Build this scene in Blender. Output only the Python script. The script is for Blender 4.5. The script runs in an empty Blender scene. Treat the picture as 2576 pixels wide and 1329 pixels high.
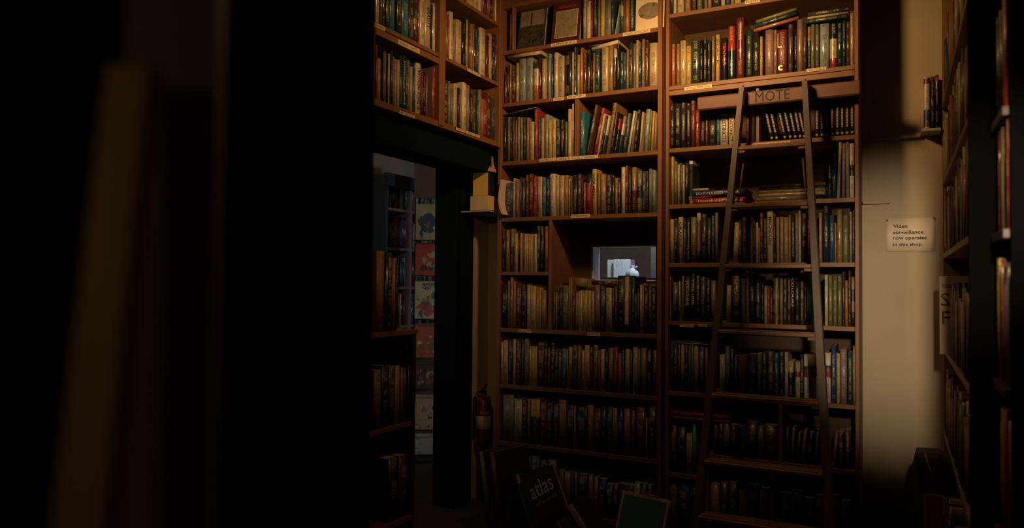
import bpy, math, random
from mathutils import Vector, Matrix
random.seed(7)
C = bpy.context.scene.collection
SC = bpy.context.scene
R = math.radians
# ---------------------------------------------------------------- camera, world, lights, exposure
W, H = 2576, 1329
YAW, PITCH, ROLL, FPX = -.48338, .02272, .00801, 1872.4
EYE = Vector((0, 0, 1.23))
_f = Vector((math.sin(YAW)*math.cos(PITCH), math.cos(YAW)*math.cos(PITCH), math.sin(PITCH)))
_r0 = Vector((math.cos(YAW), -math.sin(YAW), 0)); _u0 = _r0.cross(_f)
_r = _r0*math.cos(ROLL) + _u0*math.sin(ROLL); _u = -_r0*math.sin(ROLL) + _u0*math.cos(ROLL)
cam = bpy.data.cameras.new('camera'); camo = bpy.data.objects.new('camera', cam); C.objects.link(camo)
camo.matrix_world = Matrix(((_r.x, _u.x, -_f.x, EYE.x), (_r.y, _u.y, -_f.y, EYE.y), (_r.z, _u.z, -_f.z, EYE.z), (0, 0, 0, 1)))
cam.sensor_width = 36; cam.sensor_fit = 'HORIZONTAL'; cam.lens = 36*FPX/W; cam.clip_start = .05
cam.dof.use_dof = True; cam.dof.focus_distance = 3.7; cam.dof.aperture_fstop = 2.0
SC.camera = camo
SC.view_settings.view_transform = 'Standard'; SC.view_settings.look = 'None'
SC.view_settings.exposure = 0; SC.view_settings.gamma = 1; SC.view_settings.use_curve_mapping = False
wd = bpy.data.worlds.new('world'); SC.world = wd; wd.use_nodes = True
wd.node_tree.nodes['Background'].inputs[0].default_value = (.08, .42, .42, 1)
wd.node_tree.nodes['Background'].inputs[1].default_value = .04
def light(name, kind, loc, power, col, **k):
    l = bpy.data.lights.new(name, kind); l.energy = power; l.color = col
    for a, b in k.items():
        if a not in ('aim',): setattr(l, a, b)
    o = bpy.data.objects.new(name, l); C.objects.link(o); o.location = loc
    if 'aim' in k: o.rotation_euler = (Vector(k['aim'])-Vector(loc)).to_track_quat('-Z', 'Y').to_euler()
    return o
LAMP = Vector((-.74, 2.56, 2.42))
light('pendant_bulb_light', 'POINT', LAMP, 9, (1, .56, .23), shadow_soft_size=.05)
light('pendant_shade_light', 'SPOT', LAMP, 92, (1, .56, .23), aim=(-1.08, 3.5, 2.9), spot_size=R(180), spot_blend=1.0, shadow_soft_size=.075)
light('wall_spot', 'SPOT', (.18, .6, 1.6), 255, (1, .76, .50), aim=(0, 3.8, 1.13), spot_size=R(27), spot_blend=1.0, shadow_soft_size=.05)
light('passage_daylight', 'AREA', (-2.75, 2.5, 1.5), 1.3, (.6, .8, 1), aim=(-3.3, 4.6, 1.0), shape='RECTANGLE', size=.5, size_y=.9)
light('passage_ceiling_light', 'POINT', (-2.75, 3.4, 2.35), 2.0, (1, .66, .30), shadow_soft_size=.06)
light('window_room_daylight', 'AREA', (-1.15, 4.02, 2.0), 9, (.66, .82, 1), aim=(-1.5, 4.35, 1.25), shape='SQUARE', size=.2)
light('window_reveal_fill', 'POINT', (-.96, 3.97, 1.36), .8, (.66, .82, 1), shadow_soft_size=.03)  # added fill, hidden beside the opening, to brighten the window reveals
light('near_edge_fill', 'POINT', (-.62, -.75, 1.5), 2.1, (1, .55, .22), shadow_soft_size=.12)  # added fill behind the camera for the partition edge and plank
light('corner_fill_spot', 'SPOT', (-1.05, 1.45, 1.8), 13, (1, .62, .30), aim=(-2.13, 3.72, 1.0), spot_size=R(34), spot_blend=.9, shadow_soft_size=.04)  # added narrow spot that brightens the cream wall strip in the corner

def P(px, py, ax, val):
    d = _f + _r*((px-W/2)/FPX) - _u*((py-H/2)/FPX)
    return EYE + d*((val-EYE[ax])/d[ax])

# ---------------------------------------------------------------- materials
def nt(name):
    m = bpy.data.materials.new(name); m.use_nodes = True
    n = m.node_tree; b = n.nodes['Principled BSDF']; return m, n, b
def N(n, t, **k):
    x = n.nodes.new(t)
    for a, b in k.items(): setattr(x, a, b)
    return x
def mth(n, op, a, b=None, c=None):
    x = N(n, 'ShaderNodeMath', operation=op)
    for i, v in enumerate((a, b, c)):
        if v is None: continue
        if isinstance(v, (int, float)): x.inputs[i].default_value = v
        else: n.links.new(v, x.inputs[i])
    return x.outputs[0]
def mixc(n, fac, a, b, bt='MIX'):
    x = N(n, 'ShaderNodeMix', data_type='RGBA', blend_type=bt)
    for i, v in ((0, fac), (6, a), (7, b)):
        if isinstance(v, (int, float)): x.inputs[i].default_value = v
        elif isinstance(v, tuple): x.inputs[i].default_value = (*v, 1)
        else: n.links.new(v, x.inputs[i])
    return x.outputs[2]
def wood(name, col, rough=.5, axis=0, dark=.45):
    m, n, b = nt(name)
    tc = N(n, 'ShaderNodeTexCoord'); mp = N(n, 'ShaderNodeMapping'); n.links.new(tc.outputs['Object'], mp.inputs[0])
    s = [22, 22, 22]; s[axis] = 1.6; mp.inputs['Scale'].default_value = s
    no = N(n, 'ShaderNodeTexNoise'); no.inputs['Scale'].default_value = 2.2; no.inputs['Detail'].default_value = 7; no.inputs['Distortion'].default_value = .8
    n.links.new(mp.outputs[0], no.inputs['Vector'])
    n2 = N(n, 'ShaderNodeTexNoise'); n2.inputs['Scale'].default_value = 5; n.links.new(tc.outputs['Object'], n2.inputs['Vector'])
    f = mth(n, 'ADD', mth(n, 'MULTIPLY', no.outputs[0], .8), mth(n, 'MULTIPLY', n2.outputs[0], .4))
    c = mixc(n, f, tuple(x*dark for x in col), tuple(min(1, x*1.45) for x in col))
    n.links.new(c, b.inputs['Base Color']); b.inputs['Roughness'].default_value = rough
    bp = N(n, 'ShaderNodeBump'); bp.inputs['Strength'].default_value = .12; bp.inputs['Distance'].default_value = .002
    n.links.new(no.outputs[0], bp.inputs['Height']); n.links.new(bp.outputs[0], b.inputs['Normal'])
    return m
def plain(name, col, rough=.6, metal=0, var=.2, sc=9, bump=0, coat=0):
    m, n, b = nt(name)
    tc = N(n, 'ShaderNodeTexCoord'); no = N(n, 'ShaderNodeTexNoise'); no.inputs['Scale'].default_value = sc; no.inputs['Detail'].default_value = 6
    n.links.new(tc.outputs['Object'], no.inputs['Vector'])
    c = mixc(n, no.outputs[0], tuple(x*(1-var) for x in col), tuple(min(1, x*(1+var)) for x in col))
    n.links.new(c, b.inputs['Base Color']); b.inputs['Roughness'].default_value = rough; b.inputs['Metallic'].default_value = metal
    if coat: b.inputs['Coat Weight'].default_value = coat
    if bump:
        bp = N(n, 'ShaderNodeBump'); bp.inputs['Strength'].default_value = bump; bp.inputs['Distance'].default_value = .004
        n.links.new(no.outputs[0], bp.inputs['Height']); n.links.new(bp.outputs[0], b.inputs['Normal'])
    return m
ANI = 0.25
def bookmat(name, rough, coat):
    m, n, b = nt(name)
    at = N(n, 'ShaderNodeAttribute', attribute_name='col'); uv = N(n, 'ShaderNodeUVMap', uv_map='UVMap')
    sp = N(n, 'ShaderNodeSeparateXYZ'); n.links.new(uv.outputs[0], sp.inputs[0])
    u, v, rn = sp.outputs[0], sp.outputs[1], at.outputs['Alpha']
    cb = N(n, 'ShaderNodeCombineXYZ'); n.links.new(mth(n, 'MULTIPLY', u, 7), cb.inputs[0]); n.links.new(mth(n, 'MULTIPLY', v, 300), cb.inputs[1]); n.links.new(mth(n, 'MULTIPLY', rn, 91), cb.inputs[2])
    t1 = N(n, 'ShaderNodeTexNoise'); t1.inputs['Scale'].default_value = 1; t1.inputs['Detail'].default_value = 2; n.links.new(cb.outputs[0], t1.inputs['Vector'])
    c2 = N(n, 'ShaderNodeCombineXYZ'); n.links.new(mth(n, 'MULTIPLY', v, 26), c2.inputs[1]); n.links.new(mth(n, 'MULTIPLY', rn, 37), c2.inputs[2])
    t2 = N(n, 'ShaderNodeTexNoise'); t2.inputs['Scale'].default_value = 1; t2.inputs['Detail'].default_value = 0; n.links.new(c2.outputs[0], t2.inputs['Vector'])
    au = mth(n, 'ABSOLUTE', u)
    mask = mth(n, 'MULTIPLY', mth(n, 'MULTIPLY', mth(n, 'GREATER_THAN', t1.outputs[0], .49), mth(n, 'GREATER_THAN', t2.outputs[0], .46)),
               mth(n, 'MULTIPLY', mth(n, 'LESS_THAN', au, .22), mth(n, 'GREATER_THAN', v, .02)))
    lum = N(n, 'ShaderNodeRGBToBW'); n.links.new(at.outputs['Color'], lum.inputs[0])
    ink = mixc(n, mth(n, 'GREATER_THAN', lum.outputs[0], .17), (.42, .33, .16), (.03, .025, .02))
    wn = N(n, 'ShaderNodeTexNoise'); wn.inputs['Scale'].default_value = 55; wn.inputs['Detail'].default_value = 5
    tc = N(n, 'ShaderNodeTexCoord'); n.links.new(tc.outputs['Object'], wn.inputs['Vector'])
    base = mixc(n, mth(n, 'MULTIPLY', wn.outputs[0], .45), at.outputs['Color'], (.5, .5, .5), 'MULTIPLY')
    n.links.new(mixc(n, mth(n, 'MULTIPLY', mask, .55), base, ink), b.inputs['Base Color'])
    b.inputs['Roughness'].default_value = rough; b.inputs['Coat Weight'].default_value = coat; b.inputs['Coat IOR'].default_value = 1.65; b.inputs['Coat Roughness'].default_value = .2
    if coat > .5:
        tg = N(n, 'ShaderNodeTangent', direction_type='RADIAL', axis='Z'); n.links.new(tg.outputs[0], b.inputs['Tangent'])
        b.inputs['Anisotropic'].default_value = .9; b.inputs['Anisotropic Rotation'].default_value = ANI; b.inputs['IOR'].default_value = 1.75; b.inputs['Coat Weight'].default_value = .35
    bp = N(n, 'ShaderNodeBump'); bp.inputs['Strength'].default_value = .25; bp.inputs['Distance'].default_value = .0012
    n.links.new(wn.outputs[0], bp.inputs['Height']); n.links.new(bp.outputs[0], b.inputs['Normal'])
    return m
def pagesmat():
    m, n, b = nt('page_edges')
    tc = N(n, 'ShaderNodeTexCoord'); mp = N(n, 'ShaderNodeMapping'); n.links.new(tc.outputs['Object'], mp.inputs[0]); mp.inputs['Scale'].default_value = (900, 1, 1)
    no = N(n, 'ShaderNodeTexNoise'); no.inputs['Scale'].default_value = 1; n.links.new(mp.outputs[0], no.inputs['Vector'])
    n.links.new(mixc(n, no.outputs[0], (.26, .19, .1), (.56, .45, .28)), b.inputs['Base Color']); b.inputs['Roughness'].default_value = .85
    return m
def printmat(name, cols, sc, seed=0.0):
    m, n, b = nt(name)
    tc = N(n, 'ShaderNodeTexCoord'); mp = N(n, 'ShaderNodeMapping'); n.links.new(tc.outputs['Object'], mp.inputs[0])
    mp.inputs['Location'].default_value = (seed*3.1, seed*1.7, seed); mp.inputs['Scale'].default_value = (1.3, 1, 1)
    no = N(n, 'ShaderNodeTexNoise'); no.inputs['Scale'].default_value = sc; no.inputs['Detail'].default_value = 3; no.inputs['Distortion'].default_value = 1.4
    n.links.new(mp.outputs[0], no.inputs['Vector'])
    cr = N(n, 'ShaderNodeValToRGB'); cr.color_ramp.interpolation = 'CONSTANT'
    k = len(cols)
    for i, c in enumerate(cols):
        e = cr.color_ramp.elements[i] if i < 2 else cr.color_ramp.elements.new(.5)
        e.position = 0 if i == 0 else .38+.22*(i-1)/max(1, k-2); e.color = (*c, 1)
    n.links.new(no.outputs[0], cr.inputs[0]); n.links.new(cr.outputs[0], b.inputs['Base Color']); b.inputs['Roughness'].default_value = .45
    return m
WX = wood('shelf_wood', (.16, .068, .020), .55, 0)
WY = wood('shelf_wood_deep', (.16, .068, .020), .55, 1)
WZ = wood('upright_wood', (.165, .067, .02), .55, 2)
WRAIL = wood('ladder_rail_wood', (.11, .046, .028), .6, 0, .7)
WLAD = wood('ladder_wood', (.085, .055, .033), .6, 2)
WRUNG = wood('ladder_rung_wood', (.17, .085, .038), .55, 0)
WDK = wood('dark_wood', (.035, .02, .012), .6, 2)
BACKM = plain('back_board', (.06, .032, .016), .8)
BG = bookmat('glossy_book_cover', .23, 1.0); BM = bookmat('book_cover', .5, .12)
PG = pagesmat()
PLASTER = plain('cream_plaster', (.40, .32, .21), .8, 0, .14, 4, .35)
GREEN = plain('dark_green_paint', (.002, .007, .006), .9, 0, .3, 5)
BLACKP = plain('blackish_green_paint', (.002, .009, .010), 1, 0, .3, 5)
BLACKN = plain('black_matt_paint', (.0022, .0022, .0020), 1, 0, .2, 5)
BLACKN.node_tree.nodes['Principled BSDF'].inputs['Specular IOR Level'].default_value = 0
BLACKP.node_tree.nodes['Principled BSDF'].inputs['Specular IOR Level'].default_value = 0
GREEN.node_tree.nodes['Principled BSDF'].inputs['Specular IOR Level'].default_value = .1
PAPER = plain('label_paper', (.62, .48, .28), .8, 0, .15, 40)
SIGNP = plain('sign_paper', (.66, .54, .40), .7, 0, .05, 20)
INK = plain('black_ink', (.012, .011, .010), .6)
CREAMINK = plain('cream_ink', (.6, .5, .3), .6)
GOLDINK = plain('gold_ink', (.45, .32, .10), .4, .3)
REDINK = plain('red_ink', (.5, .04, .03), .6)
WHITEINK = plain('white_paint', (.8, .8, .8), .6)
FLOORM = wood('floor_boards', (.05, .032, .02), .6, 1)
SKIRT = plain('dark_teal_skirting', (.008, .022, .024), .5)
m_, n_, b_ = nt('translucent_paint'); tr_ = N(n_, 'ShaderNodeBsdfTranslucent'); tr_.inputs[0].default_value = (.9, .9, .9, 1); mx_ = N(n_, 'ShaderNodeMixShader'); mx_.inputs[0].default_value = .6
n_.links.new(b_.outputs[0], mx_.inputs[1]); n_.links.new(tr_.outputs[0], mx_.inputs[2]); n_.links.new(mx_.outputs[0], n_.nodes['Material Output'].inputs[0]); b_.inputs['Base Color'].default_value = (.85, .85, .85, 1); WHITEINK = m_
WHITE = plain('white_card', (.8, .8, .8), .7)
FOG = plain('whitewashed_frame', (.7, .75, .8), .6, 0, .3, 60)
REDP = plain('extinguisher_red', (.16, .015, .012), .35, 0, .1, 9, 0, .3)
BLK = plain('black_plastic', (.012, .012, .012), .45)
METAL = plain('dull_metal', (.35, .33, .3), .35, .9)
m_, n_, b_ = nt('window_glass'); b_.inputs['Transmission Weight'].default_value = 1; b_.inputs['Roughness'].default_value = .02; b_.inputs['IOR'].default_value = 1.1; GLASS = m_

# ---------------------------------------------------------------- mesh helpers
def link(name, me, mat, parent=None, loc=None):
    o = bpy.data.objects.new(name, me); C.objects.link(o)
    if mat is not None:
        for mm in (mat if isinstance(mat, (list, tuple)) else [mat]): me.materials.append(mm)
    if parent is not None: o.parent = parent
    if loc is not None: o.location = loc
    return o
def mesh(name, V, F, smooth=False):
    me = bpy.data.meshes.new(name); me.from_pydata([tuple(v) for v in V], [], F); me.update()
    if smooth: me.polygons.foreach_set('use_smooth', [True]*len(F))
    return me
def boxgeo(x0, y0, z0, x1, y1, z1, V=None, F=None, bev=.0015):
    V = [] if V is None else V; F = [] if F is None else F
    x0, x1 = min(x0, x1), max(x0, x1); y0, y1 = min(y0, y1), max(y0, y1); z0, z1 = min(z0, z1), max(z0, z1)
    b = min(bev, (x1-x0)*.3, (y1-y0)*.3, (z1-z0)*.3); k = len(V)
    # chamfered box: 24 verts
    idx = {}
    for sx in (0, 1):
        for sy in (0, 1):
            for sz in (0, 1):
                X, Y, Z = (x0, x1)[sx], (y0, y1)[sy], (z0, z1)[sz]
                bx, by, bz = (b, -b)[sx], (b, -b)[sy], (b, -b)[sz]
                for a, p in enumerate(((X, Y+by, Z+bz), (X+bx, Y, Z+bz), (X+bx, Y+by, Z))):
                    idx[(sx, sy, sz, a)] = len(V); V.append(p)
    q = lambda *c: F.append(tuple(idx[i] for i in c))
    for s in (0, 1):
        f = [(s, 0, 0, 0), (s, 1, 0, 0), (s, 1, 1, 0), (s, 0, 1, 0)]; q(*(f if s else f[::-1]))
        f = [(0, s, 0, 1), (0, s, 1, 1), (1, s, 1, 1), (1, s, 0, 1)]; q(*(f if s else f[::-1]))
        f = [(0, 0, s, 2), (1, 0, s, 2), (1, 1, s, 2), (0, 1, s, 2)]; q(*(f if s else f[::-1]))
    for s in (0, 1):
        for t in (0, 1):
            f = [(s, t, 0, 0), (s, t, 0, 1), (s, t, 1, 1), (s, t, 1, 0)]; q(*(f if s == t else f[::-1]))
            f = [(s, 0, t, 0), (s, 1, t, 0), (s, 1, t, 2), (s, 0, t, 2)]; q(*(f if s != t else f[::-1])[::-1])
            f = [(0, s, t, 1), (1, s, t, 1), (1, s, t, 2), (0, s, t, 2)]; q(*(f if s == t else f[::-1])[::-1])
    for sx in (0, 1):
        for sy in (0, 1):
            for sz in (0, 1):
                f = [(sx, sy, sz, 0), (sx, sy, sz, 1), (sx, sy, sz, 2)]; q(*(f if (sx+sy+sz) % 2 else f[::-1]))
    return V, F
def box(name, a, b, mat, parent=None, bev=.0015):
    o = parent.matrix_world.translation if False else (parent.location if parent else Vector((0, 0, 0)))
    V, F = boxgeo(a[0], a[1], a[2], b[0], b[1], b[2], bev=bev)
    if parent:
        V = [(v[0]-parent.location.x, v[1]-parent.location.y, v[2]-parent.location.z) for v in V]
        return link(name, mesh(name, V, F), mat, parent)
    c = ((a[0]+b[0])/2, (a[1]+b[1])/2, min(a[2], b[2]))
    V = [(v[0]-c[0], v[1]-c[1], v[2]-c[2]) for v in V]
    return link(name, mesh(name, V, F), mat, None, c)
def tag(o, label=None, cat=None, group=None, kind=None):
    for k, v in (('label', label), ('category', cat), ('group', group), ('kind', kind)):
        if v: o[k] = v
    return o
def empty(name, loc, label=None, cat=None, group=None, kind=None):
    o = bpy.data.objects.new(name, None); C.objects.link(o); o.location = loc; o.empty_display_size = .05
    return tag(o, label, cat, group, kind)
def tubegeo(pts, r, n=8, V=None, F=None, cap=True):
    V = [] if V is None else V; F = [] if F is None else F
    k0 = len(V); rr = r if isinstance(r, (list, tuple)) else [r]*len(pts); pts = [Vector(p) for p in pts]
    for i, p in enumerate(pts):
        t = (pts[min(i+1, len(pts)-1)]-pts[max(i-1, 0)]).normalized()
        a = t.cross(Vector((0, 0, 1)) if abs(t.z) < .9 else Vector((1, 0, 0))).normalized(); b = t.cross(a)
        for j in range(n):
            an = 2*math.pi*j/n; V.append(tuple(p+(a*math.cos(an)+b*math.sin(an))*rr[i]))
    for i in range(len(pts)-1):
        for j in range(n):
            F.append((k0+i*n+j, k0+i*n+(j+1) % n, k0+(i+1)*n+(j+1) % n, k0+(i+1)*n+j))
    if cap: F.append(tuple(k0+j for j in range(n))[::-1]); F.append(tuple(k0+(len(pts)-1)*n+j for j in range(n)))
    return V, F
def lathe(prof, n=24):
    V = []; F = []
    for (r, z) in prof:
        for j in range(n): a = 2*math.pi*j/n; V.append((r*math.cos(a), r*math.sin(a), z))
    for i in range(len(prof)-1):
        for j in range(n): F.append((i*n+j, i*n+(j+1) % n, (i+1)*n+(j+1) % n, (i+1)*n+j))
    return V, F
_tx = {}
def text(s, w, h, mat, parent, loc, rot, name='lettering', bold=0.0, keep=True):
    """flat lettering that fits a w x h box, centred at loc (parent space)"""
    if (s, bold) not in _tx:
        cu = bpy.data.curves.new('t', 'FONT'); cu.body = s; cu.resolution_u = 2; cu.offset = bold; cu.extrude = .002; cu.space_line = .95
        to = bpy.data.objects.new('t', cu); C.objects.link(to); bpy.context.view_layer.update()
        me = bpy.data.meshes.new_from_object(to.evaluated_get(bpy.context.evaluated_depsgraph_get()))
        C.objects.unlink(to); bpy.data.objects.remove(to)
        vs = [v.co.copy() for v in me.vertices]
        _tx[(s, bold)] = (vs, [tuple(p.vertices) for p in me.polygons])
    vs, fs = _tx[(s, bold)]
    if not vs: return None
    x0, x1 = min(v.x for v in vs), max(v.x for v in vs); y0, y1 = min(v.y for v in vs), max(v.y for v in vs)
    k = min(w/(x1-x0), h/(y1-y0)) if keep else None
    kx, ky = (k, k) if keep else (w/(x1-x0), h/(y1-y0))
    V = [((v.x-(x0+x1)/2)*kx, (v.y-(y0+y1)/2)*ky, v.z*.1) for v in vs]
    o = link(name, mesh(name, V, fs), mat, parent, loc); o.rotation_euler = rot
    return o
FACE = (R(90), 0, 0)               # reads upright, facing -Y
def down_rot(): return Matrix(((0, 1, 0), (0, 0, -1), (-1, 0, 0))).to_euler()  # text x -> -Z, text y -> +X, facing -Y
DOWN = down_rot()
BAY = (1, 3.5, 1); LU = (0, -1.909, 1)
def zl(px, py, ax=1, v=3.5): return P(px, py, ax, v).z
c1 = (1260, 0); s1 = 4.923; c3 = (1250, 230); s3 = 4.0267; c4 = (1240, 540); s4 = 4.152; c5 = (1240, 830); s5 = 3.909
cl = (920, 0); sl = 3.3237; d1 = (1670, 0); t1 = 5.051; d2 = (1670, 200); t2 = 3.91; d3 = (1670, 510); t3 = 3.798; d4 = (1670, 830); t4 = 2.663
ZA = (zl(1372, 111)+zl(1585, 80))/2; ZB = (zl(1351, 249)+zl(1646, 216))/2; ZC = (zl(1312, 401)+zl(1647, 381.5))/2; ZD = (zl(1362, 543)+zl(1647, 536.7))/2
ZK = zl(1312, 684); ZE = (zl(1288, 826.6)+zl(1625, 841))/2; ZF = (zl(1304, 968)+zl(1611, 997.6))/2; ZG = (zl(1368, 1124)+zl(1572, 1148))/2; ZH = .055
YA = (zl(1690, 34)+zl(1900, 0))/2; YB = (zl(1710, 215)+zl(2125, 164))/2; YC = (zl(1747, 369)+zl(2148, 339))/2; YD = (zl(1721, 517)+zl(2130, 494))/2
YE = (zl(1723, 665)+zl(2131, 657))/2; YF = (zl(1723, 812)+zl(2131, 818.6))/2; YG = (zl(1726, 1008)+zl(2120, 995))/2; YH = zl(1733, 1196); YH2 = zl(1900, 1157); YI = .055
LX = -1.909
L1 = (zl(1170, 7.5, 0, LX)+zl(1251, 50, 0, LX))/2; L2 = (zl(950, 57, 0, LX)+zl(1251, 205, 0, LX))/2; L3 = (zl(953, 257, 0, LX)+zl(1248, 349, 0, LX))/2

# ---------------------------------------------------------------- the setting
def structure(name, a, b, mat): return tag(box(name, a, b, mat, bev=.001), kind='structure')
structure('floor', (-4.2, -2.6, -.05), (1.2, 5.6, 0), FLOORM)
structure('ceiling', (-4.2, -2.6, 3.1), (1.2, 5.6, 3.15), plain('ceiling_paint', (.3, .24, .17), .9))
WX0, WX1 = P(1490, 660, 1, 3.8).x, P(1652, 660, 1, 3.8).x; WZ0, WZ1 = P(1570, 706, 1, 3.8).z, P(1570, 619, 1, 3.8).z
V = []; F = []
for q in (((-2.2, 3.8, 0), (WX0, 3.9, 3.1)), ((WX1, 3.8, 0), (1.0, 3.9, 3.1)), ((WX0, 3.8, 0), (WX1, 3.9, WZ0)), ((WX0, 3.8, WZ1), (WX1, 3.9, 3.1))):
    boxgeo(*q[0], *q[1], V, F, bev=0.0002)
tag(link('wall_back', mesh('wall_back', V, F), PLASTER), kind='structure')
LZ = P(1000, 398, 0, -2.27).z
DY0, DY1 = 1.7, P(1098, 700, 0, -2.28).y
V = []; F = []
for q in (((-2.27, -2.5, 0), (-2.15, DY0, 3.1)), ((-2.27, DY1, 0), (-2.15, 3.799, 3.1)), ((-2.27, DY0, LZ), (-2.15, DY1, 3.1))): boxgeo(*q[0], *q[1], V, F, bev=.0002)
tag(link('wall_left', mesh('wall_left', V, F), PLASTER), kind='structure')
structure('wall_right', (.56, -2.5, 0), (.64, 3.8, 3.1), PLASTER)
structure('wall_passage', (-3.62, 1.2, 0), (-3.50, 5.4, 3.1), PLASTER)
structure('trim_passage', (-2.15, DY1, 0), (-2.128, P(1190, 700, 0, -2.128).y, LZ+.16), GREEN)
structure('trim_lintel', (-2.15, DY0, LZ-.01), (-2.10, DY1, LZ+.16), GREEN)
structure('trim_jamb', (-2.28, DY1-.02, 0), (-2.14, DY1, LZ), GREEN)
structure('baseboard_back', (P(2164, 1290, 1, 3.8).x-.3, 3.775, 0), (.56, 3.8, P(2240, 1281, 1, 3.78).z), SKIRT)
structure('window_1', (0, 0, 0), (.01, .01, .01), FOG)
wo = bpy.data.objects['window_1']; V = []; F = []
t_ = .004
for q in (((WX0, 3.801, WZ0), (WX0+t_, 3.899, WZ1)), ((WX1-t_, 3.801, WZ0), (WX1, 3.899, WZ1)), ((WX0, 3.801, WZ1-t_), (WX1, 3.899, WZ1)), ((WX0, 3.801, WZ0), (WX1, 3.899, WZ0+t_))): boxgeo(*q[0], *q[1], V, F, bev=.0003)
wo.location = (0, 0, 0); wo.data = mesh('window_1', V, F); wo.data.materials.append(FOG)
box('window_pane', (WX0+t_, 3.885, WZ0+t_), (WX1-t_, 3.889, WZ1-t_), GLASS, wo, bev=.0002)
zcard = P(1592, 699, 1, 4.1).z
# white line drawing on the pane: two loops of ribbon and a tied pouch
def stroke(pts, r, parent, name='painted_line'):
    q = [P(x, y, 1, 3.884) for x, y in pts]
    V, F = tubegeo(q, r, 5); return link(name, mesh(name, V, F, True), WHITEINK, parent)
for pts in (((1548, 683), (1540, 668), (1534, 655), (1534, 646), (1540, 652), (1548, 663), (1554, 672)), ((1558, 668), (1551, 655), (1545, 643), (1550, 643), (1557, 650), (1562, 658), (1566, 676)), ((1518, 697), (1522, 693), (1526, 694), (1531, 698))):
    stroke(pts, .0007, wo)
tag(box('white_card', P(1528, 654, 1, 4.37)[:], (P(1543, 654, 1, 4.37).x, 4.38, zcard), WHITE), 'narrow white card behind the little window, further from the tied pouch', 'card', 'papers behind the little window')
tag(box('white_card', P(1543, 653, 1, 4.35)[:], (P(1585, 653, 1, 4.35).x, 4.36, zcard), WHITE), 'wide white card behind the little window, beside the tied pouch', 'card', 'papers behind the little window')
tag(box('mauve_card', P(1584, 654, 1, 4.40)[:], (P(1596, 654, 1, 4.40).x, 4.405, zcard), plain('mauve_card_paint', (.25, .2, .27), .8)), 'small mauve card showing past the white card in the little window', 'card')
tag(box('white_post', (P(1637, 650, 1, 3.98).x, 3.98, 0), (P(1651, 650, 1, 3.98).x+.03, 4.02, 1.6), FOG), 'narrow whitewashed post behind the little window near the divider post', 'post')
px_, py_ = P(1590, 690, 1, 4.1)[:2]
pouch = [(.001, -.004), (.032, -.002), (.038, .012), (.032, .034), (.016, .052), (.009, .058), (.014, .066), (.012, .070), (.001, .067)]
zb = zcard
V, F = lathe(pouch, 22)
V = [(x*(1+.13*math.sin(7*math.atan2(y, x))), y*(1+.13*math.sin(7*math.atan2(y, x)))*.8, z) for x, y, z in V]
po = link('cloth_pouch', mesh('cloth_pouch', V, F, True), WHITE, None, (px_, 4.1, zb)); tag(po, 'small white cloth pouch tied at the neck behind the little window', 'pouch')
V, F = tubegeo([(.008, 0, .056), (.02, 0, .058), (.030, -.002, .064)], [.004, .003, .006], 8); link('ribbon', mesh('ribbon', V, F, True), WHITE, po)
tag(box('display_ledge', (WX0-.3, 3.905, zb-.025), (WX1+.25, 4.5, zb-.0002), WDK), 'dark wooden ledge carrying the pouch and cards behind the little window', 'ledge')
structure('wall_window_room', (-3.4, 5.3, 0), (0.4, 5.4, 3.1), plain('brown_room_paint', (.16, .09, .05), .8, 0, .5, 2))

# ---------------------------------------------------------------- bookcases
def labelstrip(parent, xa, ya, xb, yb, s, ax=1, v=3.5, h=.017, arrow=None):
    a, b = P(xa, ya, ax, v), P(xb, yb, ax, v); mid = (a+b)/2; L = (b-a).length
    ang = 0
    if ax == 1:
        o = box('shelf_label', (min(a.x, b.x), v-.0016, mid.z-h/2), (max(a.x, b.x), v-.0004, mid.z+h/2), PAPER, parent, bev=.0002); rot = FACE; off = Vector((0, -.0012, 0))
        l = Vector((mid.x, v-.0018, mid.z))-parent.location
    else:
        o = box('shelf_label', (v+.0004, min(a.y, b.y), mid.z-h/2), (v+.0016, max(a.y, b.y), mid.z+h/2), PAPER, parent, bev=.0002); rot = (R(90), 0, R(90))
        l = Vector((v+.0018, mid.y, mid.z))-parent.location
    text(s, L*.86, h*.62, INK, o, l, rot, keep=False)
    return o
pl = [P(1250, 700, 1, 3.5).x, P(1258, 700, 1, 3.5).x, P(1653, 600, 1, 3.5).x, P(1664, 600, 1, 3.5).x]
wc = empty('bookcase', (-1.48, 3.5, 0), 'tall wooden bookcase with a little lit window, standing in the corner', 'bookcase')
box('side_panel', (pl[0], 3.5, 0), (pl[1], 3.79, 3.0), WZ, wc); box('side_panel', (pl[2], 3.5, 0), (pl[3], 3.79, 3.0), WZ, wc)
ZTOP = P(1293, 7, 1, 3.5).z
for z in (ZTOP, ZA, ZB, ZC, ZD, ZE, ZF, ZG, ZH): box('shelf', (pl[1]+.0003, 3.502, z-.021), (pl[2]-.0003, 3.775, z), WX, wc)
kx0, kx1 = P(1380, 600, 1, 3.5).x, P(1387, 600, 1, 3.5).x
box('shelf', (pl[1]+.0003, 3.502, ZK-.019), (kx0-.0003, 3.775, ZK), WX, wc)
box('divider', (kx0, 3.5, ZE+.0003), (kx1, 3.79, ZD-.0213), WZ, wc)
dx0, dx1 = P(1445, 300, 1, 3.5).x, P(1454, 300, 1, 3.5).x
box('divider', (dx0, 3.503, ZC+.0003), (dx1, 3.775, ZB-.0213), WZ, wc)
box('upright_strip', (P(1287, 60, 1, 3.5).x, 3.504, ZA+.0003), (P(1292, 60, 1, 3.5).x, 3.53, ZTOP-.0213), WZ, wc)
V = []; F = []
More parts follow.
